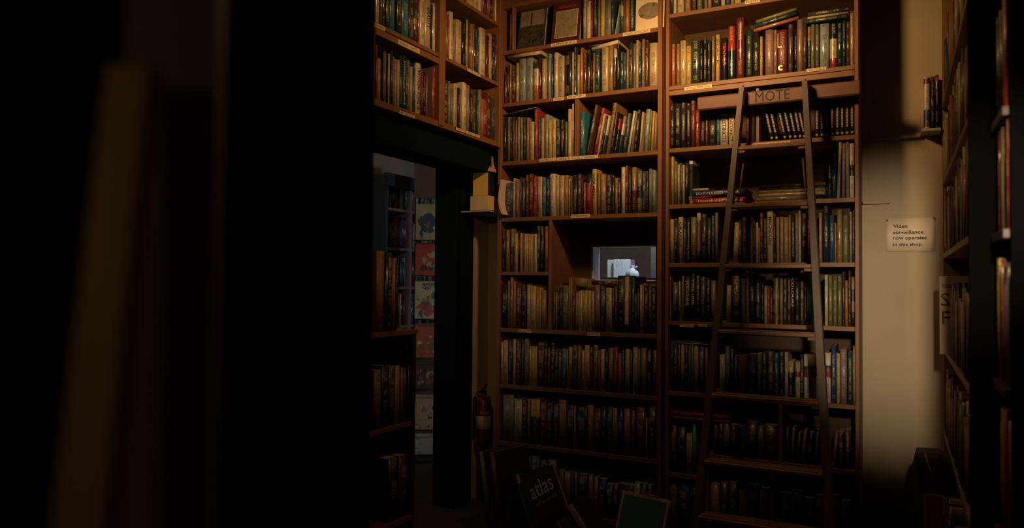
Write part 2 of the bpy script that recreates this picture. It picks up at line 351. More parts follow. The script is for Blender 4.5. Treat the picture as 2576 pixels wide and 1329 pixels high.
boxgeo(pl[1]+.0003, 3.78, 0, kx0, 3.792, 3.0, V, F); boxgeo(kx0, 3.78, ZD, pl[2]-.0003, 3.792, 3.0, V, F); boxgeo(kx0, 3.78, 0, pl[2]-.0003, 3.792, WZ0-.001, V, F); boxgeo(kx0, 3.78, WZ1+.001, pl[2]-.0003, 3.792, ZD, V, F); boxgeo(kx0, 3.78, WZ0-.001, WX0-.001, 3.792, WZ1+.001, V, F); boxgeo(WX1+.001, 3.78, WZ0-.001, pl[2]-.0003, 3.792, WZ1+.001, V, F)
V = [(v[0]-wc.location.x, v[1]-3.5, v[2]) for v in V]; link('back_panel', mesh('back_panel', V, F), BACKM, wc)
labelstrip(wc, 1386, 114, 1451, 104.5, 'AUSTRALIANA ↑'); labelstrip(wc, 1567, 87, 1636, 77, 'CHILDREN  ANTHOLOGIES ↑')
labelstrip(wc, 1392, 251, 1418, 248, 'CRICKET'); labelstrip(wc, 1426, 246, 1473, 240.5, 'INTL HISTORY  =')
labelstrip(wc, 1358, 404, 1400, 400.5, 'ANTARCTICA  ='); labelstrip(wc, 1402, 400.5, 1464, 397, 'AFRICA  = CIA'); labelstrip(wc, 1465, 396.5, 1505, 394, 'TAIWAN  =')
labelstrip(wc, 1437, 544.5, 1484, 543.5, 'VICTORIAN MEMOIRS 4', h=.019); labelstrip(wc, 1477, 841, 1509, 842, 'MEMOIRS')
labelstrip(wc, 1304, 832, 1336, 833.5, 'PLAYS')

pr = [P(1673.5, 600, 1, 3.5).x, P(1682, 600, 1, 3.5).x, P(2150.5, 600, 1, 3.5).x, P(2161, 600, 1, 3.5).x]
lc = empty('bookcase', (-.58, 3.5, 0), 'tall wooden bookcase with the ladder hooked on its rail', 'bookcase')
box('side_panel', (pr[0], 3.5, 0), (pr[1], 3.79, 3.0), WZ, lc); box('side_panel', (pr[2], 3.5, 0), (pr[3], 3.79, 3.0), WZ, lc)
for z in (YA+.31, YA, YB, YC, YD, YE, YF, YG): box('shelf', (pr[1]+.0003, 3.502, z-.020), (pr[2]-.0003, 3.775, z), WX, lc)
box('shelf_rail', (pr[1]+.0003, 3.5, YB-.047), (pr[2]-.0003, 3.52, YB-.0225), WX, lc)
hx = P(1775, 1180, 1, 3.5).x
box('shelf', (pr[1]+.0003, 3.502, YH-.020), (hx-.0003, 3.775, YH), WX, lc); box('shelf', (hx+.0123, 3.502, YH2-.020), (pr[2]-.0003, 3.775, YH2), WX, lc)
box('divider', (hx, 3.503, YI), (hx+.012, 3.775, YH2-.0005), WZ, lc); box('shelf', (pr[1]+.0003, 3.502, .03), (pr[2]-.0003, 3.775, YI), WX, lc)
for a, b, z0, z1 in ((1899, 1908, YC, YB-.026), (1959, 1968, YH2, YG-.0205), (1937, 1948, YI, YH2-.0205)):
    box('divider', (P(a, 700, 1, 3.503).x, 3.521 if z0 == YC else 3.503, z0+.0003), (P(b, 700, 1, 3.503).x, 3.775, z1-.0003), WZ, lc)
V, F = boxgeo(pr[1]+.0003-lc.location.x, .28, 0, pr[2]-.0003-lc.location.x, .292, 3.0); link('back_panel', mesh('back_panel', V, F), BACKM, lc)
labelstrip(lc, 1722, 224.5, 1791, 215.5, 'WORLD  MEMORIAL', h=.017); labelstrip(lc, 2029, 178, 2079, 172, 'NEW RELEASES', h=.014); labelstrip(lc, 1874, 6, 1912, 1, 'POETRY')
labelstrip(lc, 1890, 366, 1988, 357, 'PLEASE DO NOT CLIMB ON THESE SHELVES', h=.013)
labelstrip(lc, 1710, 819, 1745, 820, 'ROSES', h=.014); labelstrip(lc, 1757, 818.5, 1779, 819, 'HERBS', h=.014)

uy = [P(937, 160, 0, LX).y, P(944, 160, 0, LX).y, P(1104, 230, 0, LX).y, P(1118, 230, 0, LX).y]
hc = empty('hanging_bookcase', (-2.03, 2.95, L3-.03), 'wooden bookcase hung high over the dark passage opening', 'bookcase')
UE = 3.497
box('side_panel', (-2.15, uy[0], L3-.03), (LX, uy[1], 3.0), WZ, hc); box('side_panel', (-2.15, UE-.02, L3-.03), (LX, UE, 3.0), WZ, hc)
box('divider', (-2.15, uy[2], L3-.02), (LX+.004, uy[3], 3.0), WZ, hc)
box('shelf', (-2.149, uy[1]+.0003, L3-.028), (LX-.002, UE-.0203, L3-.0003), WY, hc)
for a, b, z in ((uy[1], uy[2], L2), (uy[3], UE-.02, L2), (uy[1], uy[2], L2+.31), (uy[3], UE-.02, L1)): box('shelf', (-2.149, a+.0003, z-.019), (LX-.002, b-.0003, z), WY, hc)
box('shelf_rail', (LX-.03, uy[1]+.0003, L2-.052), (LX, uy[2]-.0003, L2-.024), WY, hc)
V, F = boxgeo(-.119, uy[1]-2.95, .03, -.113, UE-.02-2.95, 3.0-L3); link('back_panel', mesh('back_panel', V, F), BACKM, hc)
labelstrip(hc, 929, 55, 968, 74, 'TRUE  WRITING ↑', 0, LX, .018); labelstrip(hc, 1001, 105, 1055, 129.5, 'NORMAN  HUNTIT↓', 0, LX, .020)
labelstrip(hc, 1175, 176, 1208, 190, 'AUSSIE HISTORY', 0, LX, .014); labelstrip(hc, 1004, 282, 1043, 295, 'AP  IRELAND', 0, LX, .013); labelstrip(hc, 1147, 325, 1206, 343, 'WORLD BASKETRY', 0, LX, .012)
structure('trim_beam', (-2.15, 1.9, L3-.16), (-1.965, UE, L3-.03), GREEN)

# half-height bookcase by the passage
YE0 = P(1047, 900, 0, -1.9).y
HZ = [P(1000, 833, 0, -1.9).z, P(1007, 1068, 0, -1.9).z, P(1035, 1297, 0, -1.9).z]
pc = empty('low_bookcase', (-2.02, 2.3, 0), 'half-height dark bookcase standing under the hanging shelves by the passage', 'bookcase')
box('side_panel', (-2.14, YE0-.02, 0), (-1.9, YE0, HZ[0]-.022), WDK, pc); box('side_panel', (-2.14, 1.80, 0), (-1.9, 1.82, HZ[0]-.022), WDK, pc)
box('top_board', (-2.145, 1.79, HZ[0]-.021), (-1.895, YE0+.005, HZ[0]), WY, pc)
for z in HZ[1:]: box('shelf', (-2.135, 1.8203, z-.02), (-1.902, YE0-.0203, z), WY, pc)
V, F = boxgeo(-.118, -.48, .0, -.110, YE0-.02-2.3, HZ[0]-.022); link('back_panel', mesh('back_panel', V, F), BACKM, pc)

# bookcase in the room beyond the passage
BX = -3.23
by = [P(952, 600, 0, BX).y, P(976, 600, 0, BX).y, P(1030, 600, 0, BX).y, P(1036, 600, 0, BX).y]
bz = [P(1003, y, 0, BX).z for y in (525.5, 624, 722, 820)]
rc = empty('bookcase', (-3.36, 4.8, 0), 'tall bookcase in cool light, seen through the passage', 'bookcase')
BT = P(1000, 442, 0, BX).z
box('side_panel', (-3.495, by[1]-.02, 0), (BX, by[1], BT), plain('cool_light_tint', (.035, .045, .05), .6), rc); box('side_panel', (-3.495, 5.25, 0), (BX, 5.27, BT), WZ, rc)  # first panel's bluish colour stands in for cool light falling on it
box('divider', (-3.49, by[2], 0), (BX+.003, by[3], BT), plain('pale_shelf_paint', (.20, .13, .10), .6), rc)
for z in bz+[bz[-1]-.29, bz[-1]-.58]:
    for a, b in ((by[1], by[2]), (by[3], 5.25)): box('shelf', (-3.49, a+.0003, z-.02), (BX-.002, b-.0003, z), bpy.data.materials['pale_shelf_paint'], rc)
box('cornice', (BX+.0035, by[1]-.06, P(1000, 474, 0, BX).z), (BX+.04, 5.29, BT), plain('cornice_paint', (.02, .03, .035), .6), rc)
V, F = boxgeo(-.13, by[1]-4.8, .0, -.125, .45, BT); link('back_panel', mesh('back_panel', V, F), BACKM, rc)

# bookcases along the right wall
RX, RX2 = .15, .20
RZ = [P(2441, 262, 0, RX).z, P(2443, 583, 0, RX).z, P(2443, 989, 0, RX).z]; RZ = [RZ[0]+.33]+RZ+[RZ[2]-.36, .06]
r1 = empty('bookcase', (.3, 2.95, 0), 'dark bookcase along the side wall, beyond the surveillance notice', 'bookcase')
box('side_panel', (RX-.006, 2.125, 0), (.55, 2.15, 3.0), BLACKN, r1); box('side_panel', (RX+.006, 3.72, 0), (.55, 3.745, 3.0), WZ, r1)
for z in RZ: box('shelf', (RX+.004, 2.1503, z-.02), (.53, 3.7197, z), WY, r1)
V, F = boxgeo(.235, 2.1503-2.95, 0, .24, .7697, 3.0); link('back_panel', mesh('back_panel', V, F), BACKM, r1)
r2 = empty('bookcase', (.35, 1.98, 0), 'near dark bookcase along the side wall, out of focus', 'bookcase')
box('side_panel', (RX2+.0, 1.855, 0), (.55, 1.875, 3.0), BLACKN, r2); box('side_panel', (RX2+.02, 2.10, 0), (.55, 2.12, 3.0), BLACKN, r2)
SZ = [P(2520, 272, 0, RX2-.01).z, P(2522, 577, 0, RX2-.01).z]; SZ = [SZ[0]+.36]+SZ+[SZ[1]-.34, SZ[1]-.68]
for z in SZ: box('shelf', (RX2-.012, 1.8753, z-.02), (.53, 2.0997, z), WDK, r2)
V, F = boxgeo(.185, 1.8753-1.98, 0, .19, .1197, 3.0); link('back_panel', mesh('back_panel', V, F), BACKM, r2)

# tall partition close to the camera and the plank that leans on it
def ray(px, d): v = _f*d + _r*((px-W/2)/FPX*d); return Vector((v.x, v.y, 0))
A_, B_ = ray(541, .46), ray(939, 1.5); dr = (B_-A_).normalized(); lf = Vector((-dr.y, dr.x, 0))
M = Matrix(((dr.x, lf.x, 0, A_.x), (dr.y, lf.y, 0, A_.y), (0, 0, 1, 0), (0, 0, 0, 1)))
pt = empty('tall_partition', A_, 'tall blackish partition standing close by, its near edge dull brown', 'partition')
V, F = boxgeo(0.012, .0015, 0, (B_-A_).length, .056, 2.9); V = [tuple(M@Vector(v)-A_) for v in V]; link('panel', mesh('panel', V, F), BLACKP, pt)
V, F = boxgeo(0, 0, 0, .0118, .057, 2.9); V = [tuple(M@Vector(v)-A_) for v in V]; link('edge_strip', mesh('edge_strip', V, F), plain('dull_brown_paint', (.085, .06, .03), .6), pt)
tp = ray(330, .43)+Vector((0, 0, 1.23+(720-190)/1872*.43)); bt = ray(230, .41)+Vector((0, 0, 1.23-(1329-720)/1872*.41)); dn = (bt-tp).normalized()
ft = tp+dn*(tp.z/(-dn.z))
side = _r.copy(); side.z = 0; side.normalize(); fw = dn.cross(side).normalized(); V = []; F = []
V0, F0 = boxgeo(-1, -.009, 0, 1, .009, 1)
for v in V0:
    wdt = .012+.008*v[2]*1.0; V.append(tuple(tp+(ft-tp)*v[2]+side*(v[0]*wdt)+fw*v[1]-ft))
V = [(v[0], v[1], max(v[2], 0)) for v in V]
tag(link('leaning_plank', mesh('leaning_plank', V, F0), wood('plank_wood', (.20, .11, .04), .6, 2), None, ft), 'blurred reddish brown plank leaning close by, its top above eye level', 'plank')
tag(box('added_dark_cupboard', (-2.145, -1.2, 0), (-1.75, 1.66, 2.9), BLACKP), 'added black cupboard, out of focus, darkening the wall behind the leaning plank', 'cupboard')  # added black body so the lit wall does not show here
cu_ = bpy.data.objects['added_dark_cupboard']
for k in range(4):
    d_ = box('door', (-1.7495, -1.17+k*.705, .08), (-1.73, -1.17+k*.705+.69, 2.85), BLACKP); l_ = d_.location-cu_.location; d_.parent = cu_; d_.location = l_
    h_ = link('handle', mesh('handle', *lathe([(.001, 0), (.012, .002), (.014, .012), (.006, .02), (.001, .021)], 12)), METAL, d_, (.0098, .3, 1.1)); h_.rotation_euler = (0, R(90), 0)

# ---------------------------------------------------------------- ladder and its rail
lr = box('ladder_rail', (P(1753, 262, 1, 3.43).x, 3.43, (P(1960, 223, 1, 3.43).z+P(1960, 257, 1, 3.43).z)/2-.031), (P(2165, 220, 1, 3.43).x, 3.45, (P(1960, 223, 1, 3.43).z+P(1960, 257, 1, 3.43).z)/2+.031), WRAIL, bev=.006)
tag(lr, 'reddish brown board stencilled MOTE, fixed across the ladder bookcase', 'rail')
mt = text('MOTE', .145, .046, plain('stencil_ink', (.02, .018, .015), .8), lr, ((P(1943, 240, 1, 3.43).x-lr.location.x), -.0108, .033), FACE, bold=.0, keep=False)
for x_ in (P(1765, 262, 1, 3.43).x, P(2157, 220, 1, 3.43).x):
    b2 = box('rail_bracket', (x_-.012, 3.4503, lr.location.z+.012), (x_+.012, 3.4993, lr.location.z+.05), METAL); l_ = b2.location-lr.location; b2.parent = lr; b2.location = l_
ld = empty('ladder', (-.56, 3.2, 0), 'brown wooden library ladder hooked over the rail and leaning on it', 'ladder')
YT, YBm = 3.385, 3.03; LO = ld.location
def stile(xt, yt, xb, yb, wt, wb):
    a = P(xt, yt, 1, YT); b = P(xb, yb, 1, YBm); d_ = b-a; s_ = a.z/(-d_.z); e = a+d_*s_; a = a-d_*.01
    V0, F = boxgeo(-.5, -.5, 0, .5, .5, 1, bev=.02); V = []
    for v in V0:
        w_ = wt+(wb-wt)*v[2]; c_ = a+(e-a)*v[2]; q = c_+Vector((v[0]*w_, v[1]*.055, 0)); q.z = max(q.z, 0) if v[2] > .5 else q.z; V.append(tuple(q-LO))
    link('stile', mesh('stile', V, F), WLAD, ld); return a, e
la, le_ = stile(1867, 232, 1755, 1299, .022, .034); ra, re_ = stile(2026, 216, 2087, 1299, .022, .034)
def on(a, e, z): t = (z-a.z)/(e.z-a.z); return a+(e-a)*t
for yy, xx in ((368, 1940), (517, 1935), (669, 1930), (836, 1930), (1000, 1925), (1172, 1925), (1316, 1920)):
    # depth of the ladder plane at this height, by iteration
    yv = 3.3
    for _ in range(6): z = P(xx, yy, 1, yv).z; yv = on(la, le_, z).y
    a = on(la, le_, z); b = on(ra, re_, z)
    sh_ = .03 if yy == 368 else 0
    V, F = boxgeo(a.x+.012-LO.x, a.y-.055+sh_-LO.y, z-.011, b.x-.012-LO.x, a.y+.03-sh_*.6-LO.y, z+.005, bev=.003)
    for g in (-.045+sh_, -.03+sh_): boxgeo(a.x+.03-LO.x, a.y+g-LO.y, z+.0051, b.x-.03-LO.x, a.y+g+.007-LO.y, z+.0085, V, F, .001)
    rg = link('rung', mesh('rung', V, F), WRUNG, ld)
    for x_, s_ in ((a.x+.012, 1), (b.x-.012, -1)):
        V, F = boxgeo(x_-LO.x, a.y-.05+sh_-LO.y, z-.024, x_+.028*s_-LO.x, a.y-.01-LO.y, z-.0113, bev=.002); link('rung_block', mesh('rung_block', V, F), WRUNG, rg)
for a, s_ in ((la, 1), (ra, -1)):
    V, F = tubegeo([Vector((a.x, a.y, a.z-.02))-LO, Vector((a.x, 3.40, a.z+.012))-LO, Vector((a.x, 3.44, lr.location.z+.068))-LO, Vector((a.x, 3.456, lr.location.z+.05))-LO], .004, 8); link('hook', mesh('hook', V, F, True), METAL, ld)
for xt, yt, xb, yb in ((1871, 400, 1857, 511), (2019, 393, 2028, 500)):
    V, F = tubegeo([P(xt, yt, 1, 3.37)-LO, P(xb, yb, 1, 3.34)-LO], .0045, 6); link('inner_rod', mesh('inner_rod', V, F, True), WRAIL, ld)  # thin reddish rods just inside the stiles

# ---------------------------------------------------------------- notice, wall shelves, lamp
sg = empty('notice', (0, 3.798, 1.4), 'white paper notice about video surveillance pinned to the cream wall', 'notice')
a = P(2228, 551, 1, 3.795); b = P(2352, 632, 1, 3.795)
n_ = 12; V = []; F = []
for i in range(n_+1):
    u_ = i/n_; x = a.x+(b.x-a.x)*u_
    for j in range(3):
        v_ = j/2; cur = .006*(1-v_)**2*abs(math.sin(u_*6.2)); V.append((x, 3.7965-cur-.0006-sg.location.y, (b.z+(a.z-b.z)*v_)-sg.location.z))
for i in range(n_):
    for j in range(2): F.append((i*3+j, (i+1)*3+j, (i+1)*3+j+1, i*3+j+1))
so = link('sheet', mesh('sheet', V, F, True), SIGNP, sg); md = so.modifiers.new('s', 'SOLIDIFY'); md.thickness = .0006
for i, (s_, x1_, y_, h_) in enumerate((('Video', 2283, 570, .0150), ('surveillance', 2323, 585, .0150), ('now operates', 2331, 601, .0185), ('in this shop.', 2322, 617, .0185))):
    l_ = P(2247, y_, 1, 3.795); r_ = P(x1_, y_-1.5, 1, 3.795); c_ = (l_+r_)/2
    text(s_, r_.x-l_.x, h_, INK, so, (c_.x-sg.location.x, 3.7880-sg.location.y, c_.z-sg.location.z), FACE, bold=.018, keep=False)
for x_, y_ in ((2232, 555), (2350, 549)):
    q = P(x_, y_, 1, 3.79); V, F = lathe([(.001, 0), (.004, .001), (.004, .003), (.001, .005)], 10); o_ = link('pin', mesh('pin', V, F), METAL, sg, (q.x-sg.location.x, -.003, q.z-sg.location.z)); o_.rotation_euler = (R(90), 0, 0)
zs_ = P(2260, 333, 1, 3.72).z
tag(box('wall_shelf', (pr[3]-.0+.003, 3.772, zs_-.018), (P(2318, 333, 1, 3.70).x-.001, 3.8, zs_), PLASTER), 'cream painted shelf board on the wall above the notice', 'shelf')
tag(box('wall_shelf', (P(2318, 333, 1, 3.70).x, 3.68, zs_-.012), (RX-.001, 3.8, zs_), PLASTER), 'little shelf holding three upright volumes beside the side bookcase', 'shelf')
zq = P(2200, 507, 1, 3.74).z
tag(box('wall_shelf', (pr[3]+.003, 3.765, zq-.009), (P(2238, 510, 1, 3.725).x, 3.8, zq+.006), PLASTER), 'short cream ledge on the wall beside the ladder bookcase, below the longer one', 'shelf')
pd = empty('pendant_lamp', (LAMP.x, LAMP.y, 3.1), 'pendant lamp with dark metal shade hanging before the tall bookcases', 'lamp')
V, F = lathe([(.012, .20), (.03, .19), (.05, .14), (.16, .03), (.165, .02), (.155, .03), (.046, .135), (.02, .17)], 32); link('lamp_shade', mesh('lamp_shade', V, F, True), BLK, pd, (0, 0, LAMP.z-3.1-.0))
V, F = tubegeo([(0, 0, 0), (0, 0, LAMP.z+.19-3.1)], .004, 8); link('cord', mesh('cord', V, F), BLK, pd)
V, F = lathe([(.001, .05), (.02, .055), (.03, .08), (.018, .12), (.014, .15), (.001, .15)], 20)
m_, n_, b_ = nt('lit_bulb'); b_.inputs['Emission Color'].default_value = (1, .6, .25, 1); b_.inputs['Emission Strength'].default_value = 6; link('bulb', mesh('bulb', V, F, True), m_, pd, (0, 0, LAMP.z-3.1))

# ---------------------------------------------------------------- corner: boxes on a bracket shelf, extinguisher
zq = P(1218, 529, 1, 3.45).z
tag(box('corner_shelf', (-2.148, 3.452, zq-.008), (-1.957, 3.79, zq), PLASTER), 'small cream shelf fixed in the corner above the extinguisher', 'shelf')
zb2 = P(1205, 492, 1, 3.45).z
cb = box('cream_box', (-2.07, 3.45, zq), (-1.955, 3.66, zb2-.002), plain('cream_box_card', (.58, .40, .2), .8)); tag(cb, 'long cream box with faint lettering under the yellow and black box', 'box')
text('AX IO', .05, .02, plain('faded_ink', (.3, .2, .1), .8), cb, (.0578, -.02, (zb2-zq)/2), (R(90), 0, R(90)))
zb3 = P(1221, 432, 1, 3.45).z
yb_ = empty('file_box', (-2.01, 3.54, zb2), 'black document box with a plain yellow end, in the corner', 'box')
box('casing', (-2.06, 3.4605, zb2-.0019), (-1.965, 3.64, zb3), BLK, yb_); box('end_panel', (-2.058, 3.458, zb2), (-1.967, 3.460, zb3-.002), plain('yellow_card', (.62, .38, .07), .8), yb_, bev=.0004)
random.seed(5); V = []; F = []; n_ = 14
for i in range(n_+1):
    for j in range(n_+1):
        u_, v_ = i/n_*2-1, j/n_*2-1; rr = max(abs(u_), abs(v_))
        V.append((u_*.062+random.uniform(-.006, .006), v_*.10+random.uniform(-.006, .006), max(.001, .095*(1-rr**2)+random.uniform(-.02, .02)*(rr < 1))))
for i in range(n_):
    for j in range(n_): F.append((i*(n_+1)+j, (i+1)*(n_+1)+j, (i+1)*(n_+1)+j+1, i*(n_+1)+j+1))
pb = link('crumpled_paper_bag', mesh('crumpled_paper_bag', V, F), plain('kraft_paper', (.34, .19, .09), .85, 0, .3, 30), None, (-2.01, 3.55, zb3)); tag(pb, 'crumpled brown paper bag on top of the yellow and black box', 'bag')
md = pb.modifiers.new('s', 'SOLIDIFY'); md.thickness = .001; md.offset = 1
fx, fy = -2.092, 3.655
e0 = P(1218, 1110, 1, fy).z; e1 = P(1218, 1000, 1, fy).z; hh = e1-e0
fe = empty('fire_extinguisher', (fx, fy, e0), 'red fire extinguisher hung on the cream wall by the dark passage post', 'fire extinguisher')
V, F = lathe([(.001, 0), (.036, 0), (.042, .008), (.042, hh*.93), (.036, hh*.98), (.02, hh), (.014, hh+.006), (.014, hh+.02), (.001, hh+.02)], 32); link('cylinder', mesh('cylinder', V, F, True), REDP, fe)
V, F = lathe([(.0424, hh*.30), (.0427, hh*.301), (.0427, hh*.59), (.0424, hh*.591)], 32); lb = link('label_band', mesh('label_band', V, F, True), plain('band_paper', (.5, .42, .26), .6), fe)
text('Chubb', .05, .016, CREAMINK, lb, (.026, -.0355, hh*.68), (R(90), 0, R(36)))
V, F = boxgeo(-.012, -.012, hh+.018, .012, .012, hh+.04); link('valve', mesh('valve', V, F), BLK, fe)
V, F = tubegeo([(-.01, 0, hh+.042), (.02, -.02, hh+.055), (.045, -.045, hh+.082)], [.006, .007, .006], 8); link('lever', mesh('lever', V, F, True), REDP, fe)
V, F = tubegeo([(-.012, 0, hh+.03), (-.03, -.02, hh+.03), (-.043, -.03, hh), (-.046, -.03, hh*.5), (-.044, -.03, hh*.1)], .006, 8); link('hose', mesh('hose', V, F, True), BLK, fe)
V, F = boxgeo(-.057, -.02, hh*.3, -.0425, .02, hh*.95); link('bracket', mesh('bracket', V, F), METAL, fe)

# comic rack in the next room
RXC = ray(1080, 5.15); rk = empty('comic_rack', (RXC.x, RXC.y, 0), 'tall black wire rack of comics beyond the passage', 'rack')
d2c = (Vector((0, 0, 0))-RXC); d2c.normalize(); sd = Vector((-d2c.y, d2c.x, 0)); sd = sd if sd.dot(_r) > 0 else -sd
RM = Matrix(((sd.x, -d2c.x, 0, RXC.x), (sd.y, -d2c.y, 0, RXC.y), (0, 0, 1, 0), (0, 0, 0, 1)))
def inv_rack(V): return [tuple(RM@Vector(v)-rk.location) for v in V]
for x_ in (-.10, .10):
    V, F = tubegeo([(x_, .05, 0), (x_, .05, 2.0)], .005, 8); link('upright_wire', mesh('upright_wire', inv_rack(V), F, True), BLK, rk)
V, F = boxgeo(-.13, -.12, 0, .13, .14, .02); link('base', mesh('base', inv_rack(V), F), BLK, rk)
V, F = boxgeo(-.11, .03, 1.80, .11, .045, 2.06); link('header_board', mesh('header_board', inv_rack(V), F), plain('header_board_paint', (.10, .06, .03), .8), rk)
ci = 0
CC = [([(.45, .33, .15), (.03, .07, .08), (.5, .36, .16), (.35, .08, .04)], 'arched yellow panel, topmost in the rack'), ([(.45, .05, .03), (.5, .38, .12), (.03, .03, .03), (.42, .3, .1)], 'red top and yellow crowd picture'),
      ([(.55, .42, .22), (.45, .07, .04), (.5, .4, .2), (.05, .1, .12)], 'cream head and red picture titled MAYOR NEST'), ([(.4, .06, .03), (.1, .12, .04), (.6, .45, .2), (.4, .06, .03)], 'swirling red and cream picture'),
      ([(.02, .02, .02), (.4, .2, .08), (.02, .03, .03), (.2, .03, .03)], 'dark cover with orange glints'), ([(.5, .3, .16), (.05, .04, .04), (.45, .12, .08), (.5, .38, .2)], 'pale cover with red rocks'), ([(.5, .45, .3), (.3, .27, .18), (.5, .45, .3), (.45, .4, .28)], 'plain pale cover, lowest in the rack')]
for (y0, y1), (cols, ds) in zip(((510, 603), (609, 692), (706, 802), (815, 900), (908, 978), (993, 1080), (1112, 1182)), CC):
    dep = (RXC-EYE)@_f if False else 5.1
    def pz(y): q = _f+_r*((1080-W/2)/FPX)-_u*((y-H/2)/FPX); return EYE.z+q.z*5.12
    zt, zb_ = pz(y0), pz(y1); hgt = zt-zb_
    V, F = tubegeo([(-.11, .035, zb_-.006), (-.11, -.03, zb_-.006), (.11, -.03, zb_-.006), (.11, .035, zb_-.006)], .0035, 6); zb_ = max(zb_, .035); tubegeo([(-.05, -.03, zb_-.006), (-.05, -.034, zb_+.03)], .002, 6, V, F); tubegeo([(.06, -.03, zb_-.006), (.06, -.034, zb_+.03)], .002, 6, V, F)
    link('ledge_wire', mesh('ledge_wire', inv_rack(V), F, True), BLK, rk)
    V, F = boxgeo(-.088, -.002, 0, .088, .002, hgt, bev=.0004)
    bg = [plain('comic_ink_%d_%d' % (ci, q_), tuple(w_*.7 for w_ in c_), .45, 0, .25, 30) for q_, c_ in enumerate(cols)]
    o_ = link('comic', mesh('comic', V, F), bg[0], None); o_.matrix_world = RM@Matrix.Translation((-.008, -.014, zb_-.001))@Matrix.Rotation(R(-9), 4, 'X')
    rr_ = random.Random(ci*7+3); V = []; F = []; MI_ = []
    def ell(cx, cz, rx, rz, m, lay, nn=18, wob=.18):
        k0 = len(V); V.append((cx, -.0024-lay*.00025, cz)); ph = rr_.random()*6
        for q_ in range(nn):
            an = 2*math.pi*q_/nn; f_ = 1+wob*math.sin(3*an+ph)+wob*.7*math.sin(5*an+ph*2)
            V.append((max(-.083, min(.083, cx+rx*math.cos(an)*f_)), -.0024-lay*.00025, max(.004, min(hgt-.004, cz+rz*math.sin(an)*f_))))
        for q_ in range(nn): F.append((k0, k0+1+q_, k0+1+(q_+1) % nn)); MI_.append(m)
    if ci == 0: ell(0, hgt*.5, .07, hgt*.34, 2, 1, 24, .02); ell(0, hgt*.46, .058, hgt*.28, 1, 2, 24, .03)
    if ci == 2: ell(0, hgt*.3, .085, hgt*.27, 1, 1, 4, 0)
    for q_ in range(7 if ci != 6 else 0): ell(rr_.uniform(-.06, .06), hgt*rr_.uniform(.12, .62), rr_.uniform(.008, .026), rr_.uniform(.010, .03), rr_.choice((1, 2, 3, 1, 3)), 3+q_*.5)
    for q_ in range(14 if ci != 6 else 3): ell(rr_.uniform(-.07, .07), hgt*rr_.uniform(.06, .7), rr_.uniform(.002, .010), rr_.uniform(.003, .012), rr_.choice((1, 2, 3, 0)), 8+q_*.2, 10)
    pm = mesh('printed_picture', V, F); po_ = link('printed_picture', pm, bg, o_); pm.polygons.foreach_set('material_index', MI_)
    tag(o_, 'comic with '+ds, 'comic', 'comics standing in the wire rack')
    if ci == 2: text('MAYOR\nNEST', .12, .045, INK, o_, (.01, -.0040, hgt*.86), FACE, bold=.02)
    if ci == 1: text('POW BAM', .10, .02, plain('comic_yellow', (.6, .4, .1), .6), o_, (-.01, -.0028, hgt*.86), FACE, bold=.02) if False else None
    ci += 1

LIM = {}
XI, XO = (pl[1]+.001, pl[2]-.001), (pr[1]+.001, pr[2]-.001)
for n_, lo, hi, zt in (('b10', XI[0], XI[1], ZTOP), ('b11', *XI, ZA), ('b12', XI[0], dx0-.001, ZB), ('b12r', dx1+.001, XI[1], ZB), ('b13', *XI, ZC), ('b14', XI[0], kx0-.001, ZD), ('b15', XI[0], kx0-.001, ZK),
    ('b15r', kx1+.001, XI[1], ZD), ('b16', *XI, ZE), ('b17', *XI, ZF), ('b18', *XI, ZG), ('b20', *XO, YA+.31), ('b21', *XO, YA), ('b22', XO[0], P(1899, 700, 1, 3.503).x-.001, YB-.026), ('b22r', P(1908, 700, 1, 3.503).x+.001, XO[1], YB-.026),
    ('b23', *XO, YC), ('b24', *XO, YD), ('b25', *XO, YE), ('b26', *XO, YF), ('b27', XO[0], hx-.001, YG), ('b27r', hx+.013, XO[1], YG), ('b28', hx+.013, P(1937, 700, 1, 3.503).x-.001, YH2),
    ('b29', P(1948, 700, 1, 3.503).x+.001, XO[1], YH2), ('la', uy[1]+.001, uy[2]-.001, L2+.31), ('ld', uy[1]+.001, uy[2]-.001, L2-.03), ('lb', uy[3]+.001, UE-.021, 3), ('le', uy[3]+.001, UE-.021, L1), ('lf', uy[3]+.001, UE-.021, L2),
    ('pa', 1.83, YE0, 3), ('pb', 1.83, YE0-.021, HZ[0]), ('pc', 1.83, YE0-.021, HZ[1]), ('ws', pr[3], RX-.002, 3)): LIM[n_] = (lo, hi, zt-.0235)

